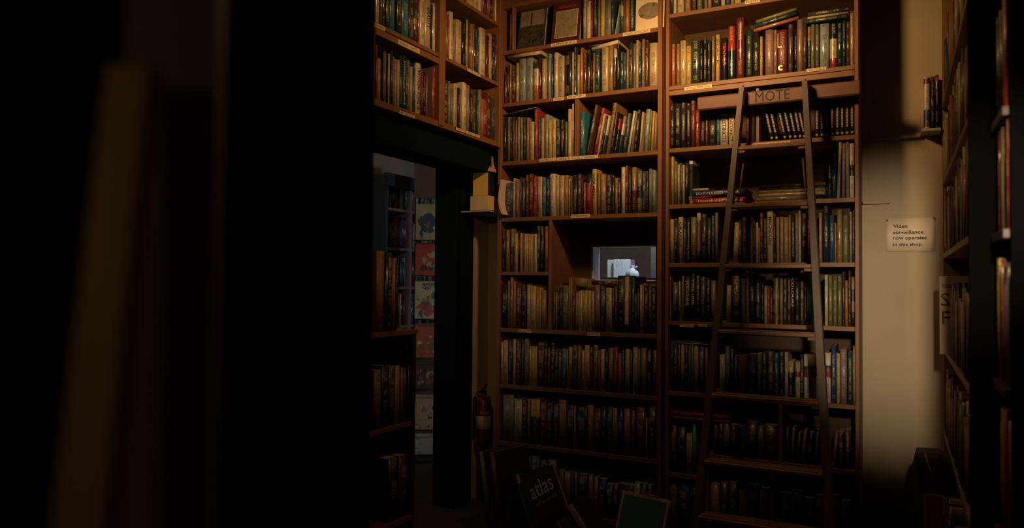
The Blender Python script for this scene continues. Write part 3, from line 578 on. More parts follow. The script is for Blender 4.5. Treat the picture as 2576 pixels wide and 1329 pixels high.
# ---------------------------------------------------------------- books
PAL = dict(c=(.46, .36, .19), w=(.58, .51, .38), k=(.014, .016, .018), d=(.07, .035, .022), r=(.27, .025, .02), m=(.11, .02, .022), o=(.34, .11, .035),
           y=(.48, .34, .06), g=(.022, .042, .03), G=(.12, .13, .05), b=(.02, .05, .13), B=(.02, .15, .22), l=(.24, .30, .29), n=(.26, .15, .07),
           p=(.22, .13, .12), s=(.19, .18, .14), t=(.014, .05, .055), e=(.05, .45, .08))
CN = dict(c='cream', w='white', k='black', d='dark brown', r='red', m='maroon', o='orange', y='yellow', g='dark green', G='olive', b='navy', B='blue', l='pale blue',
          n='tan', p='mauve', s='grey', t='teal', e='bright green')
BOOKS = []       # records, the 300 largest become objects
def rec(**k): BOOKS.append(k)
def row(rn, phrase, plane, z, org, sc, data, fin=0, lim=None):
    """plane: (axis, front value, direction) ; data in crop pixels"""
    ax, val, sg = plane; prev = None; items = []; oax = 1-ax
    z = z if not callable(z) else z
    for e in data.split():
        q = e.split(','); a, b = float(q[0]), float(q[1]); col = q[3]; opt = q[4:]
        off = .010+random.random()*.012
        sv = val + (off if ax == 1 else -off*sg)
        X0, X1 = org[0]+a/sc, org[0]+b/sc
        pz = P((X0+X1)/2, 500, ax, sv); dist = 0
        # row height in px for the middle of the book
        def py_of(zz, s):
            p = [0, 0, zz]; p[ax] = sv; p[oax] = s; q_ = Vector(p)-EYE; return H/2-FPX*q_.dot(_u)/q_.dot(_f)
        s0, s1 = P(X0, py_of(z+.1, pz[oax]), ax, sv)[oax], P(X1, py_of(z+.1, pz[oax]), ax, sv)[oax]
        if s0 > s1: s0, s1 = s1, s0
        if q[2][0] == 'h': h = float(q[2][1:])/100
        else:
            h = P((X0+X1)/2, org[1]+float(q[2])/sc, ax, sv).z - z
        lo_, hi_, zt_ = LIM[rn]; s0, s1 = max(s0, lo_), min(s1, hi_)
        if s1-s0 < .0045: continue
        h = max(.10, min(h, .40, zt_-z)); lean = 0; sd_ = None; bands = None; title = None; tcol = None; lab = None
        for o_ in opt:
            if o_[0] == 'L':
                dz = float(o_[1:])/sc; d_ = (P((X0+X1)/2, 500, ax, sv)-P((X0+X1)/2+dz, 500, ax, sv)); lean = math.asin(max(-.6, min(.6, math.copysign(d_.length, dz)/h)))
            elif o_[0] == 'T': title = o_[2:].replace('_', ' ')
            elif o_[0] == 'S': sd_ = PAL[o_[1]]
            elif o_[0] == 'Z': bands = [(float(x[:-1]), x[-1]) for x in o_[2:].split(';')]
            elif o_[0] == 'F': fin_ = int(o_[1:])
        if ax == 0: pass
        t = s1-s0-.0006
        if not lean:
            if prev is not None and s0 < prev: s0 = prev
            t = s1-s0-.0006
            if t < .004: continue
            prev = s1
        else: prev = None; t *= .93
        f = fin
        for o_ in opt:
            if o_[0] == 'F': f = int(o_[1:])
        px = (X1-X0)*(1872/3.6)*h*(4 if title else 1)
        k = dict(rn=rn, phrase=phrase, ax=ax, sg=sg, sv=sv, s=(s0+s1)/2, z=z, t=t, h=h, col=col, lean=lean, fin=f, bands=bands, title=title, side=sd_, area=px, rnd=random.random(), flat=False)
        items.append(k); BOOKS.append(k)
    for i, k in enumerate(items):
        k['L'] = items[i-1]['col'] if i else None; k['Rn'] = items[i+1]['col'] if i+1 < len(items) else None
    return items
def lean_fix(k): return k
row('la', 'upper row over the passage', LU, L2, cl, sl, "57,82,h22,s,Z:.7m 82,120,h24,w 122,140,h22,G 140,168,h23,g 168,205,h21,k 205,252,h24,B 252,262,h24,w 262,308,h25,k 308,368,h26,B 368,408,h22,d 408,435,h25,b,Z:.35y;.45b 435,457,h24,r,Z:.5s;.6r 457,500,h24,w 500,550,h24,c,T:GRAVITY 550,562,h22,k 562,598,h23,w", 1)
row('lb', 'topmost corner row', LU, L1, cl, sl, "668,700,h20,c 700,740,h22,m 740,780,h21,k 780,828,h20,w 830,850,h20,r 855,880,h21,c 880,905,h20,y 905,950,h21,c 950,975,h20,w 975,990,h19,r 990,1015,h22,k 1015,1042,h21,r 1042,1068,h22,k 1068,1085,h20,o 1085,1115,h21,w 1115,1130,h20,c")
row('ld', 'lower row over the passage', LU, L3, cl, sl, "85,100,375,r 105,132,490,y 133,152,432,k 152,178,432,s 178,190,455,d 190,206,450,w 206,228,425,b 228,244,475,p 246,262,495,c 262,288,500,w 288,310,465,g 312,334,465,t,T:WORLD_OF_WINE 335,352,500,b 352,375,505,G 375,398,558,c 398,418,540,b 420,465,530,w,Ss,T:WHACKADEMIA_RICHARD_HIL 465,480,600,m,Z:.4r 480,505,600,k 505,522,625,r,Z:.4k;.55r 560,600,570,r,Ss")
row('le', 'middle row by the corner', LU, L2, cl, sl, "660,672,395,c 672,684,100,G 684,706,125,r 706,737,100,w,Z:.1w 737,748,205,p 750,808,165,c 812,835,150,k,F1 835,842,165,k 842,860,165,y 860,880,185,d 880,896,200,n,F1 896,914,200,o,F1 914,935,225,t,F1 935,950,230,t 950,961,h16,w 962,1008,240,w 1008,1040,295,m,F1 1040,1060,285,c 1060,1080,290,k,F1 1080,1100,285,d,F1 1100,1128,290,d")
row('lf', 'lower row by the corner', LU, L3, cl, sl, "652,695,672,t 695,712,680,p 712,742,742,G 742,772,705,c 772,795,735,k 795,808,750,n 808,850,692,w 850,872,715,p 872,900,745,k 900,925,750,d 925,945,745,t 945,975,750,s 975,990,830,o 990,1010,825,r 1010,1050,780,m 1050,1062,820,d 1062,1085,825,t")
row('b10', 'picture-book shelf, upper row', BAY, ZA, c1, s1, "1012,1052,h21,s,Z:.3c 1055,1105,10,w 1105,1135,-20,r 1138,1190,-10,k 1192,1225,0,s 1228,1278,-30,y 1282,1360,-20,s 1362,1398,0,t 1402,1425,60,l,L60 1475,1512,-20,g,Z:.5y;.8g 1515,1530,0,G 1530,1588,-20,o 1590,1650,-10,t")
row('b11', 'glossy row left of post', BAY, ZB, c1, s1, "40,70,h17,m 70,98,800,d 100,125,800,n 127,178,810,d 178,216,780,c 218,299,730,l 300,388,718,l 395,458,755,o,Z:.38w;.8t 460,497,720,m 500,544,728,c 545,574,675,c 578,610,665,l 610,650,715,b 650,700,652,w 702,778,692,c 780,868,640,k 872,900,648,c 900,935,585,b,Z:.1b 935,975,680,y 975,1012,590,o 1012,1058,665,d 1060,1110,615,k 1110,1135,700,k 1137,1160,655,n 1160,1224,620,t 1240,1322,585,c 1325,1386,555,n 1388,1430,605,k,Z:.8w 1432,1468,545,k 1470,1520,640,t 1520,1548,650,b 1550,1580,610,n 1580,1630,530,g 1632,1665,540,s 1667,1700,497,c 1702,1736,600,b 1738,1778,487,n 1780,1830,497,d 1835,1936,532,c", 1)
row('b12', 'third row left of post', BAY, ZC, c3, s3, "70,92,265,k,F1 92,138,262,G 138,152,270,k 153,177,260,d 178,200,300,n 201,227,260,s 228,262,265,G 263,292,262,g 293,322,265,p 323,372,308,y,Z:.5c 372,410,182,r 411,442,265,b 443,470,272,y 472,480,280,k 480,516,235,l 517,545,290,y 546,592,285,c 594,640,290,g 642,680,285,k 682,712,310,G 713,748,178,c,Z:.15c 749,782,125,w")
row('b12r', 'row of leaning books', BAY, ZC, c3, s3, "832,885,212,B 892,930,140,d,L95 965,1003,172,r,L92 1008,1024,225,w,L72 1030,1056,250,k,L70 1058,1078,245,b,Z:.5w,L68 1092,1128,120,n,L82,T:THE_SOCIETIES_BOOK 1138,1168,210,k,L60 1182,1208,280,k,Z:.3k;.7r,L48 1222,1244,255,b,Z:.5w;.8l,L58 1258,1308,225,g,L58 1314,1338,200,w,L66 1342,1368,205,s,L55 1376,1412,190,k,L46 1434,1456,212,c,L32 1482,1526,182,l,L26 1528,1550,200,G,L25 1552,1576,203,y,L25 1584,1612,230,p,L14")
row('b13', 'row with the curled magazine', BAY, ZD, c3, s3, "80,155,925,b 157,185,882,c 186,222,895,p 223,248,870,d 250,285,893,t 288,318,845,m 319,362,840,m 363,402,860,r 404,452,865,c 455,495,870,B 497,532,860,k 533,584,835,w 585,625,850,c 626,674,852,c 675,718,848,n 719,742,890,y 743,755,900,G 757,815,850,k 816,850,840,d 852,868,880,k 869,900,922,r 901,958,838,r,Z:.7k 960,1005,788,y,T:LUCK_MERRY 1006,1020,830,k 1021,1045,830,n 1046,1098,840,n 1100,1160,840,k 1162,1190,850,k 1193,1220,878,n 1221,1252,880,k 1256,1295,768,w 1298,1326,752,m 1327,1355,800,t 1362,1408,770,m,Z:.5n 1415,1465,805,G,Z:.35k;.65G 1468,1505,808,b 1508,1532,810,k 1535,1568,785,s 1570,1605,800,l")
row('b14', 'cubby beside the little window', BAY, ZK, c4, s4, "85,128,150,k 132,165,160,n 178,212,150,d,Z:.6s 215,255,202,y 258,280,170,k 282,298,195,y 299,318,205,r 322,346,200,c 347,366,200,c 367,386,205,y 387,402,205,c 403,418,205,c 430,450,200,w 452,490,120,t 491,528,125,k 537,578,122,o")
row('b15', 'row under the window cubby', BAY, ZE, c4, s4, "82,146,730,k 148,172,690,s 175,208,652,o 209,234,700,n 235,290,715,m 291,345,730,k 350,384,732,c 386,442,748,c 443,478,790,n 481,500,762,y 501,552,790,n 553,566,840,c")
row('b15r', 'row beneath the little window', BAY, ZE, c4, s4, "625,650,800,d 651,671,810,n 672,692,740,k 693,716,715,m 720,786,742,G 788,806,658,n 808,826,658,n 827,855,810,m 856,888,815,n 889,905,800,c 906,932,795,w 934,984,795,y 985,1018,800,c 1019,1056,802,c 1062,1112,735,p 1115,1172,750,b 1176,1236,765,c 1238,1268,770,k 1269,1298,760,d 1300,1368,640,k 1370,1413,650,k,Z:.15c 1415,1440,660,g 1441,1478,650,b 1480,1502,830,g 1504,1526,770,k 1530,1557,735,c 1560,1576,750,n 1577,1620,765,k 1622,1654,760,d 1656,1698,770,k")
row('b16', 'third row up in the window case', BAY, ZF, c5, s5, "72,95,120,c 96,140,105,c 142,190,110,k 192,220,95,c 222,270,110,d 272,300,100,b 302,352,88,G 354,375,165,c 376,405,165,y 406,430,170,c 432,500,125,d 502,530,130,k 532,562,175,d 564,605,130,k 607,635,195,t 637,672,205,m 674,721,185,B 723,740,195,c 742,774,170,n,Z:.6c 776,830,150,d 832,860,160,n 866,895,200,c 897,945,155,c 947,980,170,r,Z:.8k 982,1030,150,G 1032,1050,200,o 1056,1092,195,w 1094,1130,210,k 1132,1180,180,n 1182,1224,170,r 1226,1260,240,o 1267,1294,200,b 1298,1340,190,c 1342,1370,200,t 1373,1418,175,c 1420,1448,190,G 1450,1505,180,n 1510,1558,190,k 1560,1612,200,d")
row('b17', 'second row up in the window case', BAY, ZG, c5, s5, "92,200,645,s 206,280,685,c 282,330,690,k 332,360,680,n 366,455,685,g,Z:.6y 457,520,705,m 522,585,720,k 587,640,730,d 642,715,690,n 722,790,740,d 796,810,750,c 812,925,760,k 928,985,745,n 987,1060,770,d 1062,1110,760,k 1112,1170,760,t 1172,1220,770,s 1222,1278,780,k 1284,1345,780,n 1352,1400,790,d 1402,1495,765,m 1500,1516,870,y 1518,1600,760,k")
row('b18', 'floor row of the window case', BAY, ZH, (1180, 1130), 4.954, "345,480,100,d 484,560,130,k 600,700,130,m 704,760,100,s 762,870,90,d 872,970,140,k 980,1078,140,p 1110,1175,260,G 1180,1258,290,n 1262,1300,300,k 1310,1342,290,o 1345,1470,320,k 1482,1540,330,n 1550,1603,355,n 1606,1700,380,k 1702,1790,450,g 1792,1850,450,d 1852,2050,450,k 2054,2128,430,c 2132,2208,440,k 2212,2275,455,m")
row('b20', 'topmost row by the ladder', BAY, YA, d1, t1, "85,116,h20,k 120,155,h21,w 172,250,h22,c 265,335,h21,n 350,410,h20,d 420,480,h22,G 482,506,h20,g 510,552,h21,p 555,605,h20,n 610,722,h19,k 725,776,h21,c 780,842,h20,b 845,898,h21,n 900,980,h20,c 985,1040,h19,g 1045,1100,h20,n 1110,1180,h21,k")
row('b21', 'glossy row above the ladder', BAY, YB, d1, t1, "95,140,560,o 155,200,558,n 205,275,515,c 278,341,585,y 345,455,525,g 458,492,510,k 498,545,490,k 550,590,510,g 605,645,460,p 655,708,440,y,T:BLACK 735,800,480,k,T:TERROR 812,905,335,k,Z:.1k;.55r 918,1018,220,m,Z:.5m;.9m 1040,1125,380,g 1130,1210,400,k 1220,1255,462,y 1285,1394,380,p 1396,1438,380,n 1440,1568,380,m,F0 1578,1640,310,d 1655,1690,370,k 1692,1768,250,p 1770,1812,290,d 1825,1868,340,t,Z:.7n 1870,1918,310,s 1922,1972,310,G 1980,2103,300,l,F1 2110,2200,290,k,Z:.001r;.22c;.65k 2205,2262,290,t 2266,2310,260,t 2316,2364,280,d 2370,2415,165,c", 1)
row('b22', 'row behind the ladder rail', BAY, YC, d2, t2, "60,100,260,k 105,160,235,k 163,215,230,k 218,262,235,k 263,306,212,m 308,350,300,r,F1 355,405,310,k 406,434,370,m 436,512,360,k 516,550,340,B 552,630,335,w,T:INSTINCTS 635,690,335,w,T:INSTINCT 692,712,340,r 805,848,310,m 850,888,290,c")
gb = row('b22r', 'gilt black set behind ladder', BAY, YC, d2, t2, "1045,1090,285,k,L-68 1092,1137,285,k,L-66 1174,1218,283,k,L-66 1226,1270,285,k,L-64 1278,1318,280,k,L-62 1324,1366,270,k,L-60 1368,1408,300,k,L-58 1480,1530,240,k 1532,1578,236,k 1580,1628,232,k 1630,1682,228,k 1684,1730,225,k 1732,1776,221,k 1778,1826,218,k 1828,1872,214,k")
for k in gb: k['gilt'] = True; k['area'] *= 4
row('b23', 'half-empty shelf behind the ladder', BAY, YD, d2, t2, "72,94,758,c 97,130,808,G 132,155,838,c 158,180,828,t 181,201,840,w 203,242,820,k 243,285,802,w,Z:.18g;.93w,T:SLIM_TO_HOLD_ON 1615,1650,700,g,F1 1652,1694,720,t,F1 1697,1728,598,c,L24 1746,1780,630,p,L10 1786,1826,600,s 1829,1870,628,w,Z:.4k;.6w")
row('b24', 'fifth row of the ladder case', BAY, YE, d3, t3, "45,92,160,c 97,133,150,k 136,179,138,c,T:ORANGE 183,214,190,k 216,250,150,k,T:The_Leatherstocking_House 255,310,138,G 313,348,98,k,Z:.25p;.85w 352,410,110,k 412,450,150,g 452,485,125,g 488,515,95,s 655,710,190,c,L18 713,743,165,k 745,798,140,d 799,820,150,k 822,850,128,n 851,874,165,k 877,901,190,c 902,914,240,y 915,950,98,m 952,983,155,g 985,1044,85,c,T:MAGNOLIAS 1046,1071,105,k 1072,1104,138,n 1105,1144,135,n 1145,1190,140,n 1191,1213,118,n 1215,1253,125,k 1255,1283,98,s 1285,1308,75,c 1310,1370,100,k 1371,1400,170,m 1480,1512,95,n 1520,1578,30,k 1580,1629,120,b 1630,1648,195,n 1652,1704,65,n,F1 1706,1766,122,G 1770,1801,88,p 1803,1822,80,t")
row('b25', 'sixth row of the ladder case', BAY, YF, d3, t3, "50,69,705,c,Z:.15p;.9r 72,138,760,k 140,157,755,c 172,190,700,n 192,252,705,k,T:ROSES 254,300,680,k,T:THE_IRIS 302,345,700,k 347,400,710,b 402,445,720,k 450,495,745,n 588,636,790,c,L10 642,735,700,k 740,776,725,s 780,812,652,n 814,868,680,k 870,925,700,k 930,955,770,k 958,986,798,c 988,1012,825,r 1013,1040,812,m 1042,1061,690,g 1062,1087,682,y 1088,1106,700,g 1107,1136,690,n 1140,1176,690,g 1180,1210,672,m 1212,1247,672,k,T:COLOURS 1250,1296,680,k 1300,1336,650,d 1340,1364,670,k 1365,1387,672,y 1390,1412,690,e,L-14 1535,1566,692,w 1568,1612,705,G 1613,1656,705,G 1657,1700,705,G 1705,1728,660,d 1730,1758,745,n 1760,1789,650,d 1791,1822,710,k,Z:.3n;.5k;.75n")
row('b26', 'seventh row of the ladder case', BAY, YG, d4, t4, "45,61,95,k 62,90,95,g 92,112,98,m,Z:.5m 113,135,98,c 137,162,100,k 163,180,90,G 182,198,92,G 200,230,98,c 231,273,100,b 275,295,105,n 372,408,170,w 410,440,110,s 442,470,130,k 471,496,175,b 498,558,172,n 563,620,165,g 622,655,160,G 656,690,150,k 692,735,145,d 736,770,160,b 772,805,150,k 808,830,150,c 832,866,210,k,Z:.7c 880,912,218,c,Z:.6r;.75c 913,935,170,g 938,1010,165,w,Z:.5r;.68b;.74w 1080,1118,155,w,Z:.5r;.68b;.74w 1120,1153,110,b 1155,1179,160,c 1180,1226,130,p 1230,1264,150,t 1265,1285,110,n")
row('b27', 'row under the red volumes', BAY, YH, d4, t4, "25,88,640,g 90,147,650,k 149,188,700,c 190,214,640,e")
row('b27r', 'shadowed row by the low divider', BAY, YH2, d4, t4, "330,364,640,t 366,399,630,d 400,440,630,s 441,489,640,k 491,550,640,G 552,630,620,g 631,670,650,s 672,760,640,d 815,842,660,k 846,866,650,n,L16 880,908,690,g,L16 915,940,670,n,L22 952,985,690,k,L22 1000,1030,670,t,L18 1128,1152,690,n,L18 1166,1208,690,k 1210,1250,680,d")
row('b28', 'lowest row of ladder case', BAY, YI, d4, t4, "310,370,h24,n 372,430,h25,k 432,500,h26,t 502,560,h23,n 562,640,h26,k 642,700,h25,s")
row('b29', 'lowest shelf past the low divider', BAY, YI, d4, t4, "770,850,h24,d 852,930,h26,k 932,1010,h23,g 1012,1090,h25,d 1092,1180,h26,k 1182,1250,h24,s")
LIM['b30'] = (XO[0], hx-.001, YH-.0235)
row('b30', 'lowest shelf beside the post', BAY, YI, d4, t4, "20,90,h27,G 92,170,h25,g 172,260,h24,k")

def bookgeo(t, h, d, col, bands, fin, rnd, side=None):
    n = 6; bul = min(.35*t, .006)*(1 if fin != 3 else .2); cth = .0022 if h > .2 else .0012
    zs = [0, h]; cc = [col]
    if bands:
        bs = sorted(bands); zs = [0]; cc = []
        cur = col
        for fr, c_ in bs:
            if fr*h > .004: cc.append(cur); zs.append(fr*h)
            cur = PAL[c_]
        cc.append(cur); zs.append(h)
    out = [(-t/2, d)]+[(-t/2+t*i/n, bul*((2*i/n-1)**2)) for i in range(n+1)]+[(t/2, d)]
    ti = t/2-cth
    inn = [(-ti, d), (-ti, bul+.003), (ti, bul+.003), (ti, d)]
    V = []; F = []; UV = []; CO = []; SM = []
    no, ni = len(out), len(inn)
    for z in zs: V += [(x, y, z) for x, y in out]
    io = len(V)
    for z in (0, h): V += [(x, y, z) for x, y in inn]
    def face(f, uv, c, s): F.append(f); UV.append(uv); CO.append(c); SM.append(s)
    for k in range(len(zs)-1):
        for i in range(no-1):
            a, b = k*no+i, k*no+i+1; arc = 1 <= i <= n
            f = (a, b, b+no, a+no)
            uv = [((V[j][0]/t) if arc else 9, V[j][2]) for j in f]
            face(f, uv, cc[k] if arc or side is None else side, arc)
    K = (len(zs)-1)*no
    for i in range(ni-1): face((io+i+1, io+i, io+ni+i, io+ni+i+1), [(9, 0)]*4, col, False)
    for base, ib, top in ((0, io, 0), (K, io+ni, 1)):
        f = [(base+0, base+1, ib+1, ib+0), tuple([base+j for j in range(1, no-1)]+[ib+2, ib+1]), (base+no-2, base+no-1, ib+3, ib+2)]
        for g in f: face(g[::-1] if not top else g, [(9, 0)]*len(g), cc[-1 if top else 0], False)
    # fore edges of the boards
    face((0, io+0, io+ni, K), [(9, 0)]*4, col, False); face((io+3, no-1, K+no-1, io+ni+3), [(9, 0)]*4, col, False)
    e = .003 if h > .2 else .0006
    pg = (-ti+.0001, bul+.0035, e, ti-.0001, d-e, h-e)
    return V, F, UV, CO, SM, pg
def fill(me, F, UV, CO, SM, RN):
    me.uv_layers.new(name='UVMap'); me.attributes.new('col', 'FLOAT_COLOR', 'CORNER')
    a = []; b = []
    for f, u, c, r_ in zip(F, UV, CO, RN):
        for x in u: a += [x[0], x[1]]
        b += [*c, r_]*len(f)
    me.uv_layers['UVMap'].data.foreach_set('uv', a); me.attributes['col'].data.foreach_set('color', b); me.polygons.foreach_set('use_smooth', SM)
def bmatrix(k):
    ang = {(1, 1): 0, (0, 1): R(90), (0, -1): R(-90)}[(k['ax'], k['sg'])]
    if k['flat']:
        return k['M']
    loc = Vector((0, 0, k['z']+.0004)); loc[k['ax']] = k['sv']; loc[1-k['ax']] = k['s']
    M = Matrix.Translation(loc)@Matrix.Rotation(ang, 4, 'Z')
    if k['lean']:
        l = k['lean']; M = M@Matrix.Translation((k['t']/2*(1 if l > 0 else -1), 0, 0))@Matrix.Rotation(l, 4, 'Y')@Matrix.Translation((-k['t']/2*(1 if l > 0 else -1), 0, 0))
    return M
def flatbook(name, xa, ya, xb, yb, thick, col, z, phrase, front=3.5, depth=.18, off=.012, tilt=None, fin=0, title=None, label=None, bands=None, dx=0):
    """a book lying on its side, spine to the front; xa..xb the spine's ends in photo pixels, resting at z (or z from the pixels)"""
    a = P(xa, ya, 1, front+off); b = P(xb, yb, 1, front+off)
    L = math.hypot(b.x-a.x, b.z-a.z if tilt else 0); ang = math.atan2(b.z-a.z, b.x-a.x) if tilt else 0
    zz = z if z is not None else a.z
    # local z of the book runs along +X: rotate 90 about Y
    M = Matrix.Translation((a.x, front+off, zz))@Matrix.Rotation(-ang, 4, 'Y')@Matrix.Rotation(R(90), 4, 'Y')@Matrix.Translation((-thick/2, 0, 0))
    k = dict(rn='flat', phrase=phrase, ax=1, sg=1, sv=front, s=0, z=zz, t=thick, h=L, col=col, lean=0, fin=fin, bands=bands, title=title, area=1e6, rnd=random.random(), flat=True, M=M, L=None, Rn=None, depth=depth, label=label)
    BOOKS.append(k); return zz+thick
row('pa', 'big volumes on the low bookcase', (0, -1.9, 1), HZ[0], (930, 370), 2.712, "50,104,712,n 106,118,725,k,F1 120,158,722,k,F1 160,180,760,o 182,190,800,k 191,199,815,l,F1")
row('pb', 'upper row inside the low bookcase', (0, -1.9, 1), HZ[1], (930, 830), 2.664, "32,82,270,G 84,130,240,k 132,174,240,d 176,205,240,c 208,231,255,p 232,248,255,m 258,276,240,d 280,312,235,k")
row('pc', 'lowest row of the low bookcase', (0, -1.9, 1), HZ[2], (930, 830), 2.664, "130,195,860,k 200,265,845,d 268,294,845,s 296,322,845,m 325,364,815,k")
row('ws', 'wall shelf above the notice', (1, 3.70, 1), zs_, (2140, 0), 3.322, "612,664,640,w,Z:.05m;.12b;.38w;.52w;.86m;.97w 667,700,640,k,F1 702,738,628,k,F1,Z:.86r")
def autorow(rn, phrase, plane, z, s0, s1, hl, cols, tl=(.010, .03), gap=.06, fin=0, w=.3, hmax=None):
    s = s0
    while s < s1:
        t = random.uniform(*tl)
        if s+t > s1: break
        if random.random() > gap:
            h = random.uniform(*hl)
            if hmax: h = min(h, hmax)
            BOOKS.append(dict(rn=rn, phrase=phrase, ax=plane[0], sg=plane[2], sv=plane[1]+(random.random()*.014+.006)*(1 if plane[0] else -plane[2]), s=s+t/2, z=z, t=t-.0006, h=h, col=random.choice(cols), lean=0, fin=1 if random.random() < fin else 0, bands=None, title=None, area=w*t*h*1e4, rnd=random.random(), flat=False, L=None, Rn=None))
        s += t
for z, nm in zip(bz, ('top', 'second', 'third', 'lowest')):
    autorow('r'+nm, nm+' row, bookcase beyond the passage', (0, BX, 1), z, by[1]+.01, by[2]-.005, (.17, .235), 'kkbdtskmlc', fin=.7, gap=.1, w=3)
    autorow('q'+nm, nm+' row past the rack', (0, BX, 1), z, by[3]+.005, 5.2, (.17, .235), 'kbdtmmlcsw', fin=.7, gap=.1, w=1)
for i, z in enumerate(RZ):
    autorow('s%d' % i, 'bookcase beyond the notice', (0, RX, -1), z, 2.155 if i != 3 else 2.155, 3.71 if i not in (3, ) else 3.26, (.20, .28), 'knodkcGmtykcdp', gap=.08, w=1)
for i, z in enumerate(SZ):
    autorow('u%d' % i, 'near blurred bookcase', (0, RX2-.012, -1), z, 1.88, 2.095, (.22, .29), 'rcyBmlkr', tl=(.015, .04), gap=0, fin=.3, w=1, hmax=(SZ[i-1]-z-.026 if i else None))

# books lying flat or slanting across the tops of others
SLIM = .006
flatbook('book', 1277, 147.3, 1360.5, 137, .019, 'c', None, 'atop the row', label='cream book lying flat across the spines at the case corner', depth=.16)
flatbook('book', 1488.5, 126.3, 1554.5, 107.6, .018, 'w', None, '', tilt=1, label='pale book slanting across the tops of the glossy row', depth=.16)
flatbook('book', 1480, 117.6, 1522, 110.5, .005, 'G', None, '', tilt=1, label='thin olive booklet under the slanting pale book', depth=.15, off=.03)
flatbook('book', 1265, 291.6, 1348, 271, .005, 'G', None, '', tilt=1, label='thin wide folder slanting up onto the tall red spine', depth=.2)
flatbook('book', 1896.7, 80.2, 2009.5, 47.5, .016, 'o', None, '', tilt=1, fin=1, label='glossy orange book slanting upward across the row above the ladder', depth=.17)
flatbook('book', 1897.7, 70.0, 2004.6, 36.0, .017, 't', None, '', tilt=1, fin=1, label='teal book slanting between the orange one and the grey-green one', depth=.17)
flatbook('book', 1902.6, 58.4, 2004.6, 25.7, .017, 'G', None, '', tilt=1, label='grey-green book slanting topmost over the orange one', depth=.17)
flatbook('book', 2024.4, 59.4, 2129.3, 46.5, .018, 't', None, '', fin=1, label='glossy teal book lying flat near the ladder case post', depth=.17)
flatbook('book', 2031.3, 48.0, 2134.3, 34.0, .010, 'c', None, '', label='thin cream book lying on the glossy teal one', depth=.17)
flatbook('book', 2032, 41.6, 2135, 26.8, .020, 'g', None, '', label='dark green book lying topmost by the ladder case post', depth=.17)
flatbook('book', 1439, 722.6, 1477, 722.6, .045, 'n', None, '', label='thick tan book lying on the row beneath the little window', depth=.11, off=.06)
flatbook('book', 1488, 718.2, 1550.7, 718.2, .026, 'd', None, '', label='dark brown book lying below the little window, nearest the pouch', depth=.15, off=.05)
flatbook('book', 1604, 722, 1632, 722, .02, 'k', None, '', label='small black book lying beneath the window near the post', depth=.12, off=.06)
z_ = P(1730, 866, 1, 3.51).z
z_ = flatbook('book', 1688, 866, 1782, 866, .004, 'c', z_, '', label='thin cream booklet lying on the seventh row behind the ladder', depth=.17)
flatbook('book', 1688, 866, 1782, 866, .009, 'b', z_, '', label='navy book lying on the thin cream booklet', depth=.17)
z_ = P(1730, 1058, 1, 3.51).z
z_ = flatbook('book', 1685, 1058, 1835, 1058, .016, 'r', z_, '', label='red volume lying flat, lower of the two behind the ladder', depth=.18)
flatbook('book', 1684, 1058, 1832, 1058, .019, 'r', z_+.002, '', label='red volume lying flat, upper of the two behind the ladder', depth=.18)
z_ = YD
for xa, xb, th, c_, ti, lb in ((1744, 1882, .026, 'r', "Householder's Manual", "red book titled Householder's lying lowest in the stack behind the ladder"), (1740, 1790, .008, 'r', None, 'thin red booklet lying in the stack behind the ladder'),
        (1740, 1876, .027, 'b', 'DO-IT-YOURSELF  MANUAL', 'navy book titled DO-IT-YOURSELF lying in the stack'), (1743, 1782, .011, 'w', None, 'short white book on top of the DO-IT-YOURSELF stack')):
    z_ = flatbook('book', xa, 500, xb, 500, th, c_, z_+.0003, '', label=lb, title=ti, depth=.19)
z_ = YD
for i, (xa, xb, th, c_, f_) in enumerate(((1903, 2040, .019, 's', 1), (1908, 2075, .016, 'c', 1), (1908, 2075, .015, 'c', 1), (1909, 2070, .010, 'k', 1), (1909, 2077, .013, 'n', 1))):
    z_ = flatbook('book', xa, 495, xb, 495, th, c_, z_+.0003, '', fin=f_, label=('grey', 'cream', 'pale cream', 'black', 'tan')[i]+' book lying '+('lowest', 'second from the bottom', 'in the middle', 'second from the top', 'topmost')[i]+' in the stack between the ladder stiles', depth=.19)

# ---------------------------------------------------------------- build the books
BOOKS.sort(key=lambda k: -k['area'])
NB = 284
mats = [BM, BG]
ORD = 'first second third fourth fifth sixth seventh eighth ninth tenth eleventh twelfth'.split()
byrow = {}
for k in BOOKS: byrow.setdefault(k['rn'], []).append(k)
for rn, ks in byrow.items():
    ks.sort(key=lambda k: k['s']*(1 if k['ax'] or k['sg'] == 1 else -1))
    for i, k in enumerate(ks):
        k['L'] = ks[i-1]['col'] if i else None; k['Rn'] = ks[i+1]['col'] if i+1 < len(ks) else None; k['pos'] = i; k['cnt'] = len(ks)
SP = {}
def size_words(k):
    ks = byrow[k['rn']]; mh = sum(x['h'] for x in ks)/len(ks); mt = sum(x['t'] for x in ks)/len(ks)
    a = 'thick' if k['t'] > 1.35*mt else ('thin' if k['t'] < .7*mt else '')
    b = 'tall' if k['h'] > 1.08*mh else ('short' if k['h'] < .92*mh else '')
    return (a+' '+b).strip()
def lab1(k):
    c = CN[k['col']]; w = size_words(k); l, r_ = k['L'], k['Rn']
    if k['lean']: w = (w.split()+[''])[0]+' leaning'
    if l and r_: mid = 'between %s and %s' % (CN[l], CN[r_])
    elif l: mid = 'last in line after %s' % CN[l]
    else: mid = 'first in line before %s' % (CN[r_] if r_ else 'others')
    return ' '.join(('%s %s book %s, %s' % (w, c, mid, k['phrase'])).split())
sel = BOOKS[:NB]
for k in sel:
    if k.get('label'): continue
    if k['title']: k['label'] = '%s book titled %s, %s' % (CN[k['col']], k['title'], k['phrase'])
    else: k['label'] = lab1(k)
cntl = {}
for k in sel: cntl.setdefault(k['label'], []).append(k)
